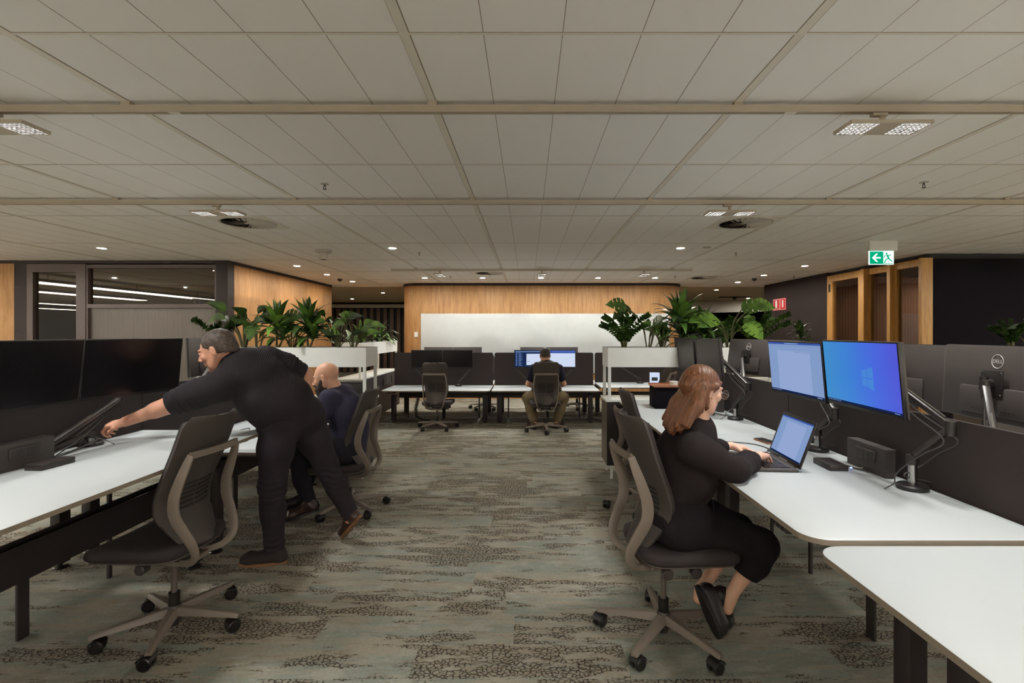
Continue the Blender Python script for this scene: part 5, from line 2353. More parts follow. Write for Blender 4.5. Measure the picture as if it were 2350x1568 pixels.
def folds(amp, freq, seed):
    rn = np.random.RandomState(seed)
    A = rn.randn(5, 3)
    A /= np.linalg.norm(A, axis=1)[:, None]
    ph = rn.rand(5) * 6

    def f(Q):
        d = 0
        w = np.sin(Q @ A[3] * freq * .45 + ph[3]) * 1.3
        for i in range(3):
            d = d + np.sin(Q @ A[i] * freq * (1 + .35 * i) + w * (1 + i * .5) + ph[i]) / (1 + i * .6)
        return amp * d * .5
    return f


def frame3(f, u):
    """columns: right, forward, up"""
    f = nrm(f)
    r = nrm(np.cross(f, u))
    return np.stack([r, f, np.cross(r, f)], 1)


def add_head(s, c, Rm, scale=1.0, fem=False, ears=True):
    c = np.array(c, float)

    def w(p):
        return c + Rm @ (np.array(p) * scale)
    k = scale
    s.ell(w((0, -.018, .035)), np.array((.076, .096, .088)) * k, Rm, .02)
    s.ell(w((0, .030, -.015)), np.array((.064, .068, .090)) * k, Rm, .025)
    s.cone(w((-.022, .035, -.075)), w((.022, .035, -.075)), .036 * k, .036 * k, .02)
    s.cone(w((0, .045, -.075)), w((0, .074, -.102)), .034 * k, .019 * k, .02)
    s.cone(w((-.052, .0, -.035)), w((-.036, .035, -.085)), .026 * k, .022 * k, .02)
    s.cone(w((.052, .0, -.035)), w((.036, .035, -.085)), .026 * k, .022 * k, .02)
    # eye sockets, brow, nose, lips
    for q in (-1, 1):
        s.ell(w((q * .032, .104, .008)), np.array((.019, .018, .012)) * k, Rm, .012, neg=True)
        s.ell(w((q * .032, .084, .006)), np.array((.015, .013, .011)) * k, Rm, .003)
        s.cone(w((q * .012, .094, .026)), w((q * .048, .082, .028)), .009 * k, .006 * k, .012)
        s.ell(w((q * .043, .066, -.022)), np.array((.022, .020, .020)) * k, Rm, .015)
    s.cone(w((0, .094, .014)), w((0, .118 if not fem else .110, -.026)), .007 * k, .0105 * k, .010)
    s.ell(w((0, .106, -.032)), np.array((.017, .012, .009)) * k, Rm, .008)
    s.cone(w((-.018, .088, -.056)), w((.018, .088, -.056)), .0075 * k, .0075 * k, .006)
    s.cone(w((-.015, .087, -.066)), w((.015, .087, -.066)), .008 * k, .008 * k, .006)
    s.cone(w((-.022, .101, -.0612)), w((.022, .101, -.0612)), .003 * k, .003 * k, .003, neg=True)
    if ears:
        for q in (-1, 1):
            Re = Rm @ np.array(Euler((R(-12), 0, R(18 * q))).to_matrix())
            s.ell(w((q * .079, -.008, -.004)), np.array((.0095, .019, .033)) * k, Re, .006)
            s.ell(w((q * .088, -.004, .002)), np.array((.006, .010, .019)) * k, Re, .004, neg=True)
    return w


def add_hand(s, Wp, d, n, side, curl=(.3, .5, .3), spread=.08, scale=1.0, thumb=(.6, .2), curls=None):
    """Wp wrist, d towards the fingers, n out of the back of the hand, side towards the thumb"""
    Wp = np.array(Wp, float)
    d = nrm(d)
    n = nrm(np.array(n) - d * np.dot(n, d))
    sd = np.cross(d, n)
    if np.dot(sd, side) < 0:
        sd = -sd
    k = scale
    offs = [.0315, .0105, -.0105, -.030]
    lens = [.087, .092, .087, .079]
    segs = [(.040, .025, .021), (.045, .029, .022), (.041, .027, .021), (.032, .020, .018)]
    for i in range(4):
        K = Wp + (d * lens[i] + sd * offs[i]) * k
        s.cone(Wp + (d * .012 + sd * offs[i] * .55) * k, K, .0165 * k, .0118 * k, .014)
    s.ell(Wp + (d * .045 - n * .006) * k, np.array((.034, .045, .013)) * k, np.stack([sd, d, n], 1), .015)
    for i in range(4):
        K = Wp + (d * lens[i] + sd * offs[i]) * k
        sp = spread * (1.5 - i) / 1.5
        dd = nrm(d + sd * sp)
        cu = curls[i] if curls else curl
        p = K
        ang = 0
        rr = [.0098, .0088, .0078, .0066] if i < 3 else [.0088, .0078, .0070, .006]
        for j in range(3):
            ang += cu[j]
            v = dd * math.cos(ang) - n * math.sin(ang)
            q = p + v * segs[i][j] * k
            s.cone(p, q, rr[j] * k, rr[j + 1] * k, .003)
            p = q
    T0 = Wp + (d * .018 + sd * .020 - n * .004) * k
    v1 = nrm(d * .75 + sd * .70 - n * .25)
    T1 = T0 + v1 * .044 * k
    s.cone(T0, T1, .0155 * k, .0125 * k, .014)
    v2 = nrm(v1 + (-sd * thumb[0] - n * thumb[1]) * .8 + d * .2)
    T2 = T1 + v2 * .033 * k
    s.cone(T1, T2, .0118 * k, .0100 * k, .004)
    v3 = nrm(v2 + (-sd * thumb[0] - n * thumb[1]) * .6)
    s.cone(T2, T2 + v3 * .026 * k, .0098 * k, .0080 * k, .003)
    return s


def skin_mat(name, c1, c2):
    g = NT(name)
    n = g.n('TexNoise', None, Vector=g.coords(), Scale=22.0, Detail=3.0)
    g.set(g.b.inputs['Base Color'], g.mix(n.outputs[0], c1, c2))
    g.b.inputs['Roughness'].default_value = .5
    g.b.inputs['Subsurface Weight'].default_value = .08
    g.b.inputs['Subsurface Radius'].default_value = (.012, .005, .003)
    g.b.inputs['Subsurface Scale'].default_value = 1.0
    return g.m


skin_mat('skin_fair', srgb(214, 160, 132), srgb(226, 176, 148))
skin_mat('skin_pink', srgb(196, 140, 116), srgb(212, 160, 134))
skin_mat('skin_pale', srgb(222, 172, 146), srgb(232, 188, 162))


def cloth(name, c, rib=None, bump=.3, sheen=.15, rough=.9, scale=260):
    g = NT(name)
    v = g.coords()
    n = g.n('TexNoise', None, Vector=v, Scale=14.0, Detail=3.0)
    c2 = (c[0] * .72, c[1] * .72, c[2] * .72, 1)
    g.b.inputs['Roughness'].default_value = rough
    g.b.inputs['Specular IOR Level'].default_value = .2 if rough > .6 else .5
    if rib:
        ax, per = rib
        d = g.n('VectorMath', {'operation': 'DOT_PRODUCT'}, i0=v, i1=ax).outputs['Value']
        w = g.math('SINE', g.math('MULTIPLY', d, 2 * PI / per))
        h = g.math('ADD', g.math('MULTIPLY', w, 1.0), 0.0)
        dk = g.ramp(w, -1.0, .1)
        g.set(g.b.inputs['Base Color'], g.mix(dk, (c[0] * .8, c[1] * .8, c[2] * .8, 1), c))
    else:
        h = g.n('TexNoise', None, Vector=v, Scale=float(scale), Detail=1.0).outputs[0]
        g.set(g.b.inputs['Base Color'], g.mix(n.outputs[0], c2, c))
    bp = g.n('Bump', None, Height=h)
    bp.inputs['Strength'].default_value = bump
    bp.inputs['Distance'].default_value = .002
    g.set(g.b.inputs['Normal'], bp)
    return g.m


def hairmat(name, c1, c2, axis, scale=(60, 60, 6), rough=.38):
    g = NT(name)
    v = g.coords()
    m0 = g.n('Mapping', None, Vector=v)
    m0.inputs['Rotation'].default_value = axis
    mp = g.n('Mapping', None, Vector=m0.outputs[0])
    mp.inputs['Scale'].default_value = scale
    n = g.n('TexNoise', None, Vector=mp.outputs[0], Scale=2.2, Detail=5.0, Roughness=.7)
    g.set(g.b.inputs['Base Color'], g.mix(g.ramp(n.outputs[0], .34, .66), c1, c2))
    g.b.inputs['Roughness'].default_value = rough
    bp = g.n('Bump', None, Height=n.outputs[0])
    bp.inputs['Strength'].default_value = .5
    bp.inputs['Distance'].default_value = .002
    g.set(g.b.inputs['Normal'], bp)
    return g.m


cloth('sweater_rib', srgb(40, 36, 39), (nrm((.96, .15, .20)).tolist(), .0095), .30)
cloth('denim_black', srgb(46, 40, 46), None, .3, .1)
cloth('suit_navy', srgb(58, 57, 76), None, .3, .2, .8)
cloth('trouser_dark', srgb(38, 36, 44), None, .3)
cloth('sweat_black', srgb(38, 31, 32), None, .4, .2)
cloth('trouser_black', srgb(28, 23, 27), None, .3, .05)
cloth('vest_puffer', srgb(44, 42, 44), ((0, 0, 1), .075), 1.0, .0, .42)
cloth('tee_navy', srgb(38, 40, 58), None, .3)
cloth('khaki', srgb(112, 98, 74), None, .3)
mat('shoe_brown', srgb(58, 40, 34), .35)
mat('shoe_suede', srgb(40, 32, 32), .85)
mat('shoe_black', srgb(24, 21, 24), .5)
mat('sole_tan', srgb(126, 88, 56), .6)
mat('eye_dark', srgb(40, 28, 22), .2)
hairmat('hair_auburn', srgb(70, 41, 25), srgb(136, 86, 53), (0, R(-26), 0), (110, 90, 4), .42)
hairmat('hair_grey_brown', srgb(40, 31, 27), srgb(88, 74, 65), (0, R(60), 0), (60, 60, 9), .6)
hairmat('hair_dark', srgb(26, 20, 18), srgb(50, 38, 32), (0, 0, 0), (60, 60, 30), .6)
hairmat('beard_dark', srgb(24, 17, 15), srgb(66, 46, 36), (0, 0, 0), (60, 60, 30), .7)


def shoe(parent, name, heel, toe, up, w, m, sole, h=.075, ankle=None, label=None, thick=.018):
    """heel and toe are points on the sole; up points out of the shoe"""
    heel, toe = np.array(heel, float), np.array(toe, float)
    f = toe - heel
    L = np.linalg.norm(f)
    f = f / L
    u = nrm(np.array(up) - f * np.dot(up, f))
    s = SDF()
    s.chain([heel + f * .040 + u * .045, heel + f * L * .45 + u * .042, heel + f * L * .78 + u * .032, heel + f * (L - .038) + u * .030], [.038, .036, w * .5, .030], .03)
    s.cone(heel + f * .045 + u * .03, heel + f * .06 + u * (h + .012 - (.018 if h < .06 else 0)), .036, .036 if h > .06 else .028, .03)
    s.cone(heel + f * .055 + u * (h + .005), heel + f * L * .55 + u * .05, .034, .026, .03)
    s.plane(heel + u * thick * .9, -u)
    s.cone(heel + f * .055 + u * (h + .0), heel + f * .055 + u * (h + .09), .031, .034, .004, neg=True)
    lo, hi = np.minimum(heel, toe) - .14, np.maximum(heel, toe) + .14
    o = sdf_obj(name, s, .005, m, parent, lo, hi, parent.location, label)
    r = np.cross(f, u)
    a = MB()
    pts = []
    N = 28
    for i in range(N):
        t = 2 * PI * i / N
        x = L / 2 + math.cos(t) * (L / 2 + .004)
        q = (x / L)
        ww = (.034 + (.5 * w + .006 - .034) * min(1, max(0, (q - .2) / .5)))
        pts.append((x, math.copysign(abs(math.sin(t)) ** .75, math.sin(t)) * ww))
    M = Matrix(((f[0], r[0], u[0], heel[0] - parent.location[0]), (f[1], r[1], u[1], heel[1] - parent.location[1]), (f[2], r[2], u[2], heel[2] - parent.location[2]), (0, 0, 0, 1)))
    a.prism(pts, 0, thick, 0, M)
    a.build('sole', sole, o)
    return o


def A(*v):
    return np.array(v, float)


# ---------------------------------------------------------------- 1. the standing, bending person
def standing():
    SL, SR = P(503, 888, 3.20), P(612, 822, 3.52)
    EL, WL = P(394, 928, 3.15), P(288, 968, 3.10)
    HANDL = P(238, 977, 3.07)
    ER, WR = P(701, 860, 3.68), P(698, 918, 3.60)
    HPL, HPR = P(640, 965, 3.42), P(697, 955, 3.60)
    KL, AL = P(625, 1118, 3.36), P(630, 1262, 3.38)
    KR, AR = P(750, 1070, 3.68), Vector((-1.31, 3.70, .225))
    NB = P(548, 836, 3.37)
    HC = P(500, 804, 3.30)
    spine = [P(678, 950, 3.52), P(635, 905, 3.50), P(585, 870, 3.42), P(555, 850, 3.37)]
    origin = Vector((-1.72, 3.5, 0))
    s = SDF()
    s.chain(spine, [.13, .12, .13, .12], .06)
    s.cone(HPL, HPR, .10, .10, .05)
    s.cone(SL, SR, .06, .06, .05)
    s.chain([SL, EL, WL], [.058, .050, .031], .02)
    s.chain([EL, EL + (WL - EL) * .35], [.050, .050], .02)
    s.chain([SR, ER, WR], [.056, .050, .040], .02)
    s.chain([HPL, KL, KL + (AL - KL) * .35, AL, AL + Vector((0, 0, -.05))], [.085, .058, .055, .038, .036], .03)
    s.chain([HPR, KR, KR + (AR - KR) * .35, AR, AR + Vector((0, 0, -.05))], [.085, .058, .055, .038, .036], .03)
    s.cone(NB, HC + Vector((.045, .02, -.015)), .062, .058, .03)
    fw = nrm((-.93, -.10, -.33))
    Rm = frame3(fw, (-.31, -.06, .95))
    add_head(s, HC, Rm, 1.07)
    add_hand(s, WL, HANDL - WL, (-.25, -.30, .92), (-.3, -.93, -.2), curls=[(.75, 1.0, .6), (.85, 1.05, .6), (.95, 1.1, .6), (1.0, 1.1, .6)], spread=.05, thumb=(.9, .5), scale=1.0)
    add_hand(s, WR, (.0, -.15, -1), (.9, .3, 0), (0, -1, 0), curl=(.5, .6, .4))
    b = sdf_obj('person', s, .0042, MAT['skin_pink'], None, (-2.85, 2.8, -.02), (-1.15, 4.1, 1.75), origin)
    tag(b, 'person bending far forward over the left desk, arm stretched out, black ribbed sweater', 'person')
    # sweater
    g = SDF()
    g.chain(spine, [.168, .170, .180, .150], .08)
    g.ell(P(650, 925, 3.46), (.17, .19, .19), None, .06)
    g.ell(P(598, 922, 3.36), (.15, .15, .12), None, .06)
    g.ell(P(632, 950, 3.44), (.14, .17, .13), None, .06)
    g.cone(SL + Vector((.03, .02, .01)), SR, .085, .085, .07)
    g.cone(SL, P(470, 893, 3.2), .085, .075, .05)
    cuffL = EL + (WL - EL) * .02
    g.chain([SL, SL.lerp(EL, .5), EL + (SL - EL) * .12, cuffL], [.100, .090, .070, .062], .04, cut=True)
    g.cone(EL + (SL - EL) * .14, cuffL, .068, .068, .008, cut=True)
    cuffR = ER + (SR - ER) * .06
    g.chain([SR, SR.lerp(cuffR, .5), cuffR], [.088, .084, .074], .03, cut=True)
    g.cone(NB + Vector((.06, .0, -.02)), NB + Vector((.012, 0, .006)), .085, .070, .03, cut=True)
    fo = folds(.006, 26, 4)

    def wp(Q):
        d = fo(Q)
        # sleeve creases near the cuffs
        for c, ax in ((np.array(cuffL), nrm(np.array(EL - SL))), (np.array(cuffR), nrm(np.array(ER - SR)))):
            t = (Q - c) @ ax
            w_ = np.exp(-((t + .10) / .08) ** 2) * np.exp(-(np.linalg.norm(Q - c, axis=1) / .2) ** 2)
            d = d + .006 * w_ * np.sin(t * 190 + Q[:, 1] * 30)
        return d
    g.warp = wp
    sdf_obj('sweater', g, .007, MAT['sweater_rib'], b, (-2.6, 2.85, .6), (-1.25, 4.1, 1.7), origin)
    # trousers
    t = SDF()
    t.cone(HPL, HPR, .135, .135, .05)
    t.cone(spine[0], spine[1].lerp(spine[0], .5), .155, .15, .05)
    t.ell(P(688, 952, 3.54), (.13, .165, .145), None, .05)
    t.chain([HPL, HPL.lerp(KL, .45), KL, KL + (AL - KL) * .4, AL + Vector((0, 0, .0))], [.125, .110, .082, .076, .058], .04, cut=True)
    t.chain([HPR, HPR.lerp(KR, .45), KR, KR + (AR - KR) * .4, AR + (AR - KR).normalized() * .04], [.125, .110, .080, .074, .056], .04, cut=True)
    ft = folds(.004, 34, 9)

    def wt(Q):
        z_ = Q[:, 2]
        return ft(Q) + .0035 * np.sin(z_ * 150 + Q[:, 1] * 25 + np.sin(Q[:, 0] * 40) * 1.5) * (np.exp(-((z_ - .13) / .08) ** 2) + .7 * np.exp(-((z_ - .5) / .09) ** 2))
    t.warp = wt
    sdf_obj('trousers', t, .007, MAT['denim_black'], b, (-2.1, 3.1, .0), (-1.15, 4.0, 1.25), origin)
    # shoes
    heel = A(-1.615, 3.38, .002)
    shoe(b, 'shoe', heel, heel + A(-.305, -.03, 0), (0, 0, 1), .098, MAT['shoe_suede'], MAT['sole_tan'], label='dark suede shoe with tan sole')
    toe = np.array(P(789, 1236, 3.78)) + A(0, 0, .0)
    toe[2] = .004
    hl = toe + nrm(A(.171, -.12, .206)) * .29
    shoe(b, 'shoe', hl, toe, (-.70, .15, .65), .095, MAT['shoe_brown'], MAT['sole_tan'], label='dark brown shoe standing on its toe')
    # hair: cap over the skull, open face
    hs = SDF()
    c = np.array(HC)

    def w(p):
        return c + Rm @ (np.array(p) * 1.07)
    hs.ell(w((0, -.020, .038)), A(.086, .107, .097) * 1.0, Rm, .02)
    hs.ell(w((0, -.052, -.018)), A(.070, .070, .070), Rm, .03)
    hs.plane(w((0, .056, 0)), Rm @ A(0, 1, -.19), .012)
    for q in (-1, 1):
        hs.ell(w((q * .085, .045, -.075)), A(.05, .050, .060), Rm, .008, neg=True)
        hs.ell(w((q * .088, -.010, -.008)), A(.022, .020, .034), Rm, .004, neg=True)
    hs.cone(w((0, -.02, -.12)), w((0, -.03, -.20)), .12, .12, .01, neg=True)
    hs.warp = folds(.0022, 130, 3)
    sdf_obj('hair', hs, .0045, MAT['hair_grey_brown'], b, c - .2, c + .2, origin, 'short greying brown hair')
    # eyes, brows, ring
    for q in (-1, 1):
        m_ = MB()
        p = w((q * .032, .0880, .006)) - np.array(origin)
        m_.ball(p, .0085, 0, None, 10)
        m_.build('eye', MAT['eye_dark'], b)
        m_ = MB()
        m_.tube([Vector(w((q * .018, .0985, .027)) - np.array(origin)), Vector(w((q * .034, .0945, .031)) - np.array(origin)), Vector(w((q * .05, .081, .027)) - np.array(origin))], [.003, .004, .002], 6)
        m_.build('eyebrow', MAT['hair_grey_brown'], b)
    # ring on the ring finger
    d = nrm(np.array(HANDL - WL))
    n = nrm(A(-.25, -.30, .92) - d * np.dot(A(-.25, -.30, .92), d))
    sd = np.cross(d, n)
    if np.dot(sd, A(-.3, -.93, -.2)) < 0:
        sd = -sd
    K = np.array(WL) + d * .087 - sd * .0105
    v = nrm(d - sd * .017) * math.cos(.95) - n * math.sin(.95)
    m_ = MB()
    cc = K + v * .022 - np.array(origin)
    e1 = sd
    e2 = np.cross(v, sd)
    m_.tube([Vector(cc + (e1 * math.cos(a_) + e2 * math.sin(a_)) * .0102) for a_ in np.linspace(0, 2 * PI, 25)[:-1]], .0018, 6, closed=True)
    m_.build('ring', MAT['gold'], b)
    return b


standing()


# ---------------------------------------------------------------- 2. seated, typing
def typing():
    HC = P(1612, 896, 2.50)
    NB = P(1603, 968, 2.50)
    SRr, SLf = P(1588, 1030, 2.37), P(1592, 1020, 2.66)
    ER, WR = P(1688, 1078, 2.36), P(1741, 1046, 2.58)
    EL, WL = P(1640, 1060, 2.80), P(1672, 1034, 2.84)
    EL = Vector((.99, 2.80, .90))
    WL = Vector((1.155, 2.86, .905))
    hips = [Vector((.75, 2.46, .60)), Vector((.75, 2.66, .60))]
    KR, KL = Vector((1.17, 2.52, .475)), Vector((1.14, 2.74, .475))
    AR, AL = Vector((1.02, 2.55, .200)), Vector((.895, 2.60, .215))
    spine = [Vector((.75, 2.56, .62)), Vector((.755, 2.56, .76)), Vector((.79, 2.54, .92)), Vector((.835, 2.525, 1.06))]
    origin = Vector((.75, 2.56, .52))
    s = SDF()
    s.chain(spine, [.12, .10, .11, .09], .05)
    s.cone(hips[0], hips[1], .10, .10, .05)
    s.cone(SRr, SLf, .05, .05, .05)
    s.chain([SRr, ER, WR], [.042, .034, .022], .02)
    s.chain([SLf, EL, WL], [.042, .034, .022], .02)
    s.chain([hips[0], KR, KR.lerp(AR, .35), AR, AR + Vector((-.01, 0, -.05))], [.078, .050, .043, .029, .029], .03)
    s.chain([hips[1], KL, KL.lerp(AL, .35), AL, AL + Vector((-.01, 0, -.04))], [.078, .050, .043, .029, .029], .03)
    s.cone(NB + Vector((.0, 0, -.03)), HC + Vector((-.015, 0, -.04)), .050, .048, .02)
    fw = nrm((.93, .30, -.20))
    Rm = frame3(fw, (.12, .05, 1))
    add_head(s, HC, Rm, .93, fem=True)
    add_hand(s, WR, (.62, .75, -.18), (-.1, .1, 1), (-.6, .6, 0), curls=[(.45, .5, .35), (.35, .55, .4), (.4, .5, .4), (.45, .4, .3)], spread=.16, scale=.88, thumb=(.2, .25))
    add_hand(s, WL, (.90, -.28, -.10), (0, .1, 1), (.1, -.8, 0), curls=[(.35, .5, .35), (.3, .55, .4), (.35, .5, .4), (.4, .4, .3)], spread=.16, scale=.88, thumb=(.2, .25))
    b = sdf_obj('person', s, .0040, MAT['skin_pale'], None, (.45, 2.15, .0), (1.5, 3.1, 1.5), origin)
    tag(b, 'seated person with long auburn hair and glasses, all in black, typing on a laptop', 'person')
    g = SDF()
    g.chain([spine[1] + Vector((.01, 0, -.06)), spine[1] + Vector((.015, 0, .02)), spine[2], spine[3]], [.132, .140, .142, .100], .06)
    g.ell(spine[2] + Vector((.03, 0, -.04)), (.135, .175, .19), None, .05)
    g.cone(SRr, SLf, .060, .060, .06)
    cR = ER.lerp(WR, .86)
    cL = EL.lerp(WL, .80)
    g.chain([SRr, SRr.lerp(ER, .5), ER, ER.lerp(WR, .55), cR], [.068, .068, .060, .052, .033], .03, cut=True)
    g.chain([SLf, SLf.lerp(EL, .5), EL, EL.lerp(WL, .5), cL], [.068, .068, .060, .050, .034], .03, cut=True)
    g.cone(NB + Vector((-.010, 0, -.06)), NB + Vector((-.005, 0, -.012)), .068, .055, .03, cut=True)
    g.plane((0, 0, .700), (0, 0, -1))
    fo = folds(.010, 19, 12)

    def wp(Q):
        d = fo(Q)
        t = (Q - np.array(cR)) @ nrm(np.array(WR - ER))
        d = d + .006 * np.exp(-((t + .07) / .06) ** 2) * np.exp(-(np.linalg.norm(Q - np.array(cR), axis=1) / .14) ** 2) * np.sin(t * 170)
        # gathered hem
        d = d + .005 * np.exp(-((Q[:, 2] - .73) / .035) ** 2) * np.sin(np.arctan2(Q[:, 1] - 2.56, Q[:, 0] - .77) * 17)
        return d
    g.warp = wp
    sdf_obj('sweatshirt', g, .0065, MAT['sweat_black'], b, (.5, 2.15, .66), (1.3, 3.05, 1.3), origin)
    t = SDF()
    t.cone(hips[0], hips[1], .118, .118, .05)
    t.ell(Vector((.74, 2.56, .62)), (.15, .195, .125), None, .05)
    t.cone(Vector((.755, 2.56, .64)), Vector((.765, 2.56, .745)), .135, .130, .05)
    for hp, kn, an, q in ((hips[0], KR, AR, .52), (hips[1], KL, AL, .46)):
        hem = kn.lerp(an, q)
        t.chain([hp, hp.lerp(kn, .5) + Vector((0, 0, .01)), kn + Vector((0, 0, .008))], [.112, .105, .080], .04)
        t.chain([kn, kn.lerp(an, .3), hem], [.078, .074, .066], .03, cut=True)
    ft = folds(.006, 26, 31)
    t.warp = ft
    sdf_obj('trousers', t, .0065, MAT['trouser_black'], b, (.5, 2.2, .15), (1.4, 3.0, .85), origin)
    # drawstring
    m_ = MB()
    m_.tube(arc([(.905, 2.50, .735), (.915, 2.48, .70), (.91, 2.475, .66)], 4), .003, 6)
    for i, v in enumerate(m_.v):
        m_.v[i] = (v[0] - origin[0], v[1] - origin[1], v[2] - origin[2])
    m_.build('drawstring', MAT['trouser_dark'], b)
    # slip-on shoes hanging from raised heels
    toeA = A(.932, 2.465, .048)
    heelA = toeA + nrm(A(-.085, .10, .225)) * .245
    shoe(b, 'shoe', heelA, toeA, (.75, .30, .45), .088, MAT['shoe_black'], MAT['shoe_black'], .055, label='black slip-on shoe, its sole facing the viewer')
    toeB = A(.995, 2.60, .012)
    heelB = toeB + nrm(A(-.055, -.03, .205)) * .235
    shoe(b, 'shoe', heelB, toeB, (.95, 0, .28), .088, MAT['shoe_black'], MAT['shoe_black'], .055)
    # hair
    c = np.array(HC)

    def w(p):
        return c + Rm @ (np.array(p) * .93)
    hs = SDF()
    hs.ell(w((0, -.022, .038)), A(.080, .100, .091), Rm, .02)
    hs.ell(w((0, -.098, .012)), A(.045, .030, .040), Rm, .03)
    down = nrm(A(-.42, -.05, -.9))
    ctr = A(-.0, 0, 0) + w((0, -.06, -.03))
    for q, L, ex in ((-.85, .175, .030), (-.45, .205, .05), (0, .225, .06), (.45, .205, .05), (.85, .18, .03)):
        a0 = w((q * .070, -.045, .0))
        a1 = a0 + down * L * .5 + Rm @ A(q * .022, -.010, 0)
        a2 = a0 + down * L + Rm @ A(q * .035, -.030, 0)
        hs.chain([a0, a1, a2], [.036, .034, .020], .02)
    hs.chain([w((.074, -.012, -.02)), w((.078, -.008, -.07)), P(1622, 962, 2.43)], [.016, .017, .009], .02)
    # sections that sweep back from the temple
    for q in (-1, 1):
        hs.chain([w((q * .055, .062, .055)), w((q * .078, .02, .030)), w((q * .070, -.06, .015)), w((q * .02, -.118, .010))], [.009, .014, .018, .016], .012)
    hs.plane(w((0, .048, 0)), Rm @ A(0, 1, -.62), .012)
    for q in (-1, 1):
        hs.ell(w((q * .095, .045, -.060)), A(.04, .055, .065), Rm, .008, neg=True)
        hs.ell(w((q * .090, -.002, -.022)), A(.026, .017, .026), Rm, .004, neg=True)
    ax = nrm(A(.9, 0, -.42))

    def hw_(Q):
        low = np.clip((HC.z - .02 - Q[:, 2]) / .18, 0, 1)
        u_ = Q @ ax
        return (.0008 + .0042 * low) * np.sin(u_ * 330 + np.sin(Q[:, 2] * 22 + Q[:, 1] * 40) * 2.0 + Q[:, 1] * 140) + .003 * low * np.sin(Q[:, 1] * 210 + Q[:, 2] * 9) + .004 * low * np.sin(Q[:, 0] * 90 + Q[:, 1] * 60)
    hs.warp = hw_
    sdf_obj('hair', hs, .0040, MAT['hair_auburn'], b, c - A(.32, .22, .42), c + A(.2, .22, .2), origin, 'long auburn hair tied half up')
    oo = np.array(origin)
    for q in (-1, 1):
        m_ = MB()
        m_.ball(w((q * .032, .0885, .006)) - oo, .008, 0, None, 10)
        m_.build('eye', MAT['eye_dark'], b)
    # round thin glasses
    m_ = MB()
    gl_ = MB()
    for q in (-1, 1):
        cx = w((q * .034, .122, -.002))
        ring = [Vector(cx + Rm @ (A(math.cos(a_) * .024, 0, math.sin(a_) * .022)) - oo) for a_ in np.linspace(0, 2 * PI, 25)[:-1]]
        m_.tube(ring, .0012, 6, closed=True)
        gl_.add([Vector(cx - oo)] + ring, [(0, i + 1, (i + 1) % 24 + 1) for i in range(24)])
        m_.tube([Vector(w((q * .058, .122, .004)) - oo), Vector(w((q * .074, .05, .008)) - oo), Vector(w((q * .082, -.008, .010)) - oo)], .0011, 6)
    m_.tube([Vector(w((-.011, .124, .0)) - oo), Vector(w((.011, .124, .0)) - oo)], .0012, 6)
    fr_ = m_.build('glasses', MAT['chrome'], b)
    gl_.build('lens', MAT['glass_lens'], fr_)
    m_ = MB()
    m_.ball(w((.084, .0, -.036)) - oo, .0035, 0, None, 8)
    m_.build('earring', MAT['gold'], b)
    return b


typing()


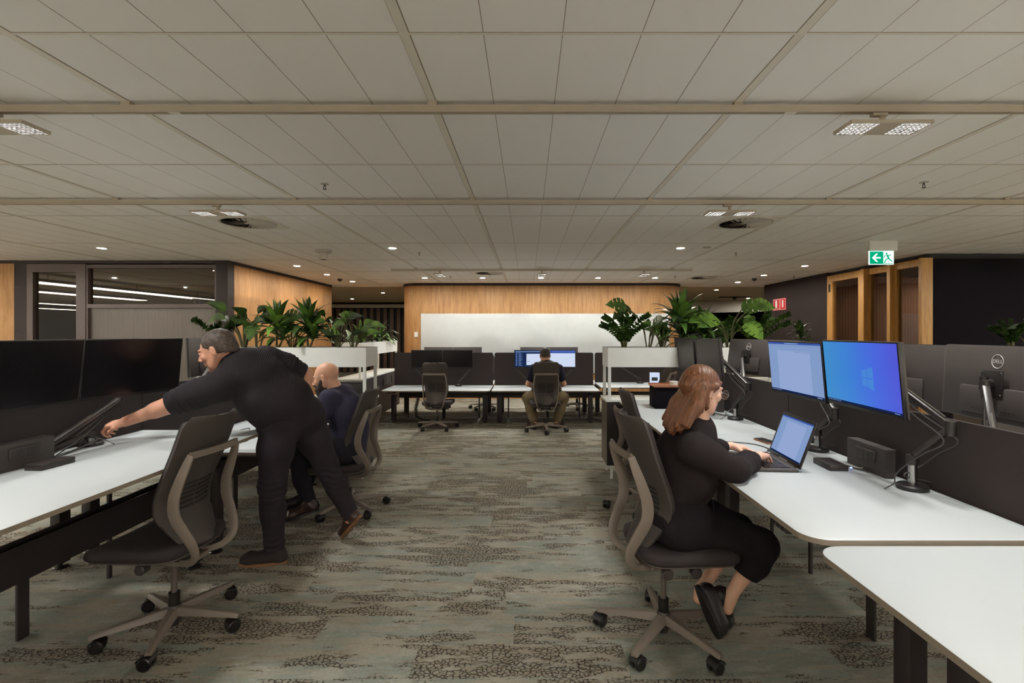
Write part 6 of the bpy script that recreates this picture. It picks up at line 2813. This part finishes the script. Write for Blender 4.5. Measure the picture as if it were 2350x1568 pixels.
# ---------------------------------------------------------------- 3. seated, bald with beard
def bearded():
    HC = P(748, 867, 4.35)
    NB = P(777, 908, 4.38)
    SLe, SRi = Vector((-1.66, 4.21, 1.00)), Vector((-1.65, 4.56, 1.00))
    EL, WL = Vector((-1.75, 4.15, .77)), Vector((-1.96, 4.24, .80))
    ER, WR = Vector((-1.75, 4.62, .77)), Vector((-1.96, 4.55, .80))
    hips = [Vector((-1.58, 4.30, .54)), Vector((-1.58, 4.49, .54))]
    KL, KR = Vector((-1.93, 4.22, .50)), Vector((-1.93, 4.52, .50))
    AL, AR = Vector((-1.83, 4.20, .11)), Vector((-1.98, 4.45, .11))
    spine = [Vector((-1.57, 4.39, .56)), Vector((-1.545, 4.39, .70)), Vector((-1.565, 4.385, .86)), Vector((-1.635, 4.38, .98))]
    origin = Vector((-1.5, 4.39, .45))
    s = SDF()
    s.chain(spine, [.13, .12, .13, .10], .05)
    s.cone(hips[0], hips[1], .11, .11, .05)
    s.cone(SLe, SRi, .055, .055, .05)
    s.chain([SLe, EL, WL], [.05, .04, .027], .02)
    s.chain([SRi, ER, WR], [.05, .04, .027], .02)
    s.chain([hips[0], KL, KL.lerp(AL, .35), AL], [.085, .056, .054, .036], .03)
    s.chain([hips[1], KR, KR.lerp(AR, .35), AR], [.085, .056, .054, .036], .03)
    s.cone(NB + Vector((.03, 0, -.03)), HC + Vector((.035, 0, -.03)), .064, .062, .02)
    fw = nrm((-.95, .02, -.26))
    Rm = frame3(fw, (-.25, 0, 1))
    w = add_head(s, HC, Rm, 1.03)
    add_hand(s, WL, (-.95, .2, 0), (0, 0, 1), (0, 1, 0), curl=(.5, .6, .4))
    add_hand(s, WR, (-.95, -.2, 0), (0, 0, 1), (0, -1, 0), curl=(.5, .6, .4))
    b = sdf_obj('person', s, .0048, MAT['skin_fair'], None, (-2.3, 3.9, -.02), (-1.25, 4.9, 1.45), origin)
    tag(b, 'bald bearded person in a dark blue jacket, seated at the lower left desk', 'person')
    g = SDF()
    g.chain([spine[0] + Vector((.0, 0, -.07)), spine[1], spine[2], spine[3]], [.150, .145, .145, .115], .06)
    g.ell(Vector((-1.575, 4.385, .86)), (.140, .200, .16), None, .05)
    g.cone(SLe, SRi, .070, .070, .06)
    g.chain([SLe, SLe.lerp(EL, .5), EL, EL.lerp(WL, .8)], [.075, .070, .062, .050], .03, cut=True)
    g.chain([SRi, SRi.lerp(ER, .5), ER, ER.lerp(WR, .8)], [.085, .080, .068, .052], .03, cut=True)
    g.cone(NB + Vector((.035, 0, -.07)), NB + Vector((.018, 0, .000)), .080, .068, .03, cut=True)
    g.plane((0, 0, .475), (0, 0, -1))
    g.warp = folds(.006, 24, 44)
    sdf_obj('jacket', g, .008, MAT['suit_navy'], b, (-2.1, 3.95, .42), (-1.2, 4.85, 1.2), origin)
    t = SDF()
    t.cone(hips[0], hips[1], .13, .13, .05)
    for hp, kn, an in ((hips[0], KL, AL), (hips[1], KR, AR)):
        t.chain([hp, hp.lerp(kn, .5), kn, kn.lerp(an, .5), an + Vector((0, 0, .01))], [.115, .10, .078, .066, .060], .04, cut=True)
    t.warp = folds(.005, 28, 45)
    sdf_obj('trousers', t, .009, MAT['trouser_dark'], b, (-2.2, 3.95, .0), (-1.25, 4.85, .72), origin)
    toe = A(-1.98, 4.12, .003)
    shoe(b, 'shoe', A(-1.73, 4.17, .075), toe, (-.25, 0, 1), .095, MAT['shoe_brown'], MAT['shoe_black'], label='polished dark shoe with raised heel')
    shoe(b, 'shoe', A(-1.94, 4.47, .003), A(-2.20, 4.38, .003), (0, 0, 1), .095, MAT['shoe_black'], MAT['shoe_black'])
    # beard
    c = np.array(HC)
    hs = SDF()
    hs.ell(w((0, .038, -.085)), A(.067, .065, .064), Rm, .02)
    hs.cone(w((0, .075, -.095)), w((0, .090, -.150)), .040, .020, .03)
    hs.ell(w((0, .100, -.046)), A(.034, .014, .011), Rm, .01)
    for q in (-1, 1):
        hs.cone(w((q * .068, .014, -.020)), w((q * .050, .045, -.072)), .015, .036, .02)
    hs.ell(w((0, .112, -.062)), A(.020, .016, .008), Rm, .004, neg=True)
    hs.ell(w((0, .120, -.010)), A(.07, .05, .035), Rm, .006, neg=True)
    hs.ell(w((0, -.06, -.10)), A(.09, .065, .10), Rm, .01, neg=True)
    hs.warp = folds(.003, 150, 7)
    sdf_obj('beard', hs, .005, MAT['beard_dark'], b, c - .26, c + .2, origin, 'full dark beard')
    oo = np.array(origin)
    for q in (-1, 1):
        m_ = MB()
        m_.ball(w((q * .032, .0905, .006)) - oo, .0085, 0, None, 10)
        m_.build('eye', MAT['eye_dark'], b)
        m_ = MB()
        m_.tube([Vector(w((q * .018, .0985, .027)) - oo), Vector(w((q * .034, .0945, .031)) - oo), Vector(w((q * .05, .081, .027)) - oo)], [.003, .0045, .002], 6)
        m_.build('eyebrow', MAT['beard_dark'], b)
    return b


bearded()


# ---------------------------------------------------------------- 4. far, seen from behind
def far_sitter():
    x0, y0 = .30, 8.02
    HC = Vector((x0 - .02, 8.10, 1.175))
    NB = HC + Vector((.0, -.03, -.13))
    S = [Vector((x0 - .205, y0 + .03, .96)), Vector((x0 + .195, y0 + .03, .96))]
    E = [Vector((x0 - .29, y0 + .10, .72)), Vector((x0 + .28, y0 + .10, .72))]
    Wr = [Vector((x0 - .20, y0 + .33, .635)), Vector((x0 + .20, y0 + .33, .635))]
    H = [Vector((x0 - .10, y0, .545)), Vector((x0 + .10, y0, .545))]
    K = [Vector((x0 - .27, y0 + .33, .49)), Vector((x0 + .27, y0 + .33, .49))]
    An = [Vector((x0 - .19, y0 + .05, .10)), Vector((x0 + .17, y0 + .12, .10))]
    K = [Vector((x0 - .30, y0 + .26, .48)), Vector((x0 + .29, y0 + .28, .48))]
    spine = [Vector((x0, y0, .56)), Vector((x0, y0 - .02, .72)), Vector((x0, y0, .88)), Vector((x0, y0 + .05, 1.0))]
    origin = Vector((x0, y0, .46))
    s = SDF()
    s.chain(spine, [.12, .12, .13, .09], .05)
    s.cone(S[0], S[1], .05, .05, .05)
    for i in range(2):
        s.chain([S[i], E[i], Wr[i]], [.05, .042, .028], .02)
        s.chain([H[i], K[i], An[i]], [.08, .055, .036], .03)
        add_hand(s, Wr[i], (0 if i else .1, 1, 0), (0, 0, 1), (1 if i == 0 else -1, 0, 0), curl=(.4, .5, .3))
    s.cone(NB, HC + Vector((0, -.02, -.03)), .062, .062, .02)
    Rm = frame3((0, 1, -.2), (0, .2, 1))
    w = add_head(s, HC, Rm, 1.0)
    b = sdf_obj('person', s, .006, MAT['skin_fair'], None, (-.25, 7.7, 0), (.85, 8.7, 1.4), origin)
    tag(b, 'person at the far desk seen from behind, dark puffer vest and short dark hair', 'person')
    g = SDF()
    g.chain([spine[0] + Vector((0, 0, -.05)), spine[1], spine[2], spine[3]], [.17, .17, .18, .12], .06)
    g.cone(S[0] + Vector((.05, 0, 0)), S[1] - Vector((.05, 0, 0)), .09, .09, .06)
    g.ell(Vector((x0, y0, .66)), (.235, .17, .16), None, .06)
    g.cone(NB + Vector((0, 0, -.04)), NB + Vector((0, 0, .02)), .085, .080, .03, cut=True)
    for q in (-1, 1):
        g.ell(Vector((x0 + q * .29, y0 + .03, .93)), (.09, .16, .12), None, .03, neg=True)

    def wv(Q):
        return -.009 * np.abs(np.sin(Q[:, 2] * PI / .075))
    g.warp = wv
    sdf_obj('vest', g, .008, MAT['vest_puffer'], b, (-.1, 7.7, .4), (.7, 8.4, 1.2), origin)
    g = SDF()
    for i in range(2):
        g.chain([S[i], S[i].lerp(E[i], .75)], [.080, .066], .03, cut=True)
    g.cone(S[0], S[1], .07, .07, .03)
    sdf_obj('tee_shirt', g, .008, MAT['tee_navy'], b, (-.2, 7.8, .6), (.8, 8.4, 1.2), origin)
    t = SDF()
    t.cone(H[0], H[1], .13, .13, .05)
    for i in range(2):
        t.chain([H[i], H[i].lerp(K[i], .5), K[i], K[i].lerp(An[i], .5), An[i]], [.12, .105, .088, .078, .066], .04, cut=True)
    t.warp = folds(.005, 26, 77)
    sdf_obj('trousers', t, .009, MAT['khaki'], b, (-.25, 7.75, .0), (.85, 8.55, .72), origin)
    for q, x in ((-1, x0 - .19), (1, x0 + .17)):
        yy_ = y0 + (.0 if q < 0 else .08)
        shoe(b, 'shoe', A(x, yy_, .003), A(x + q * .09, yy_ + .25, .003), (0, 0, 1), .10, MAT['shoe_brown'], MAT['shoe_black'])
    hs = SDF()
    hs.ell(w((0, -.022, .040)), A(.083, .102, .094), Rm, .02)
    hs.ell(w((0, -.052, -.02)), A(.070, .066, .062), Rm, .03)
    hs.ell(w((0, .115, -.035)), A(.12, .085, .105), Rm, .008, neg=True)
    for q in (-1, 1):
        hs.ell(w((q * .088, -.010, -.008)), A(.022, .020, .034), Rm, .004, neg=True)
    hs.cone(w((0, -.02, -.12)), w((0, -.03, -.20)), .12, .12, .01, neg=True)
    hs.warp = folds(.002, 120, 3)
    sdf_obj('hair', hs, .006, MAT['hair_dark'], b, np.array(HC) - .2, np.array(HC) + .2, origin, 'short dark hair')
    return b


far_sitter()
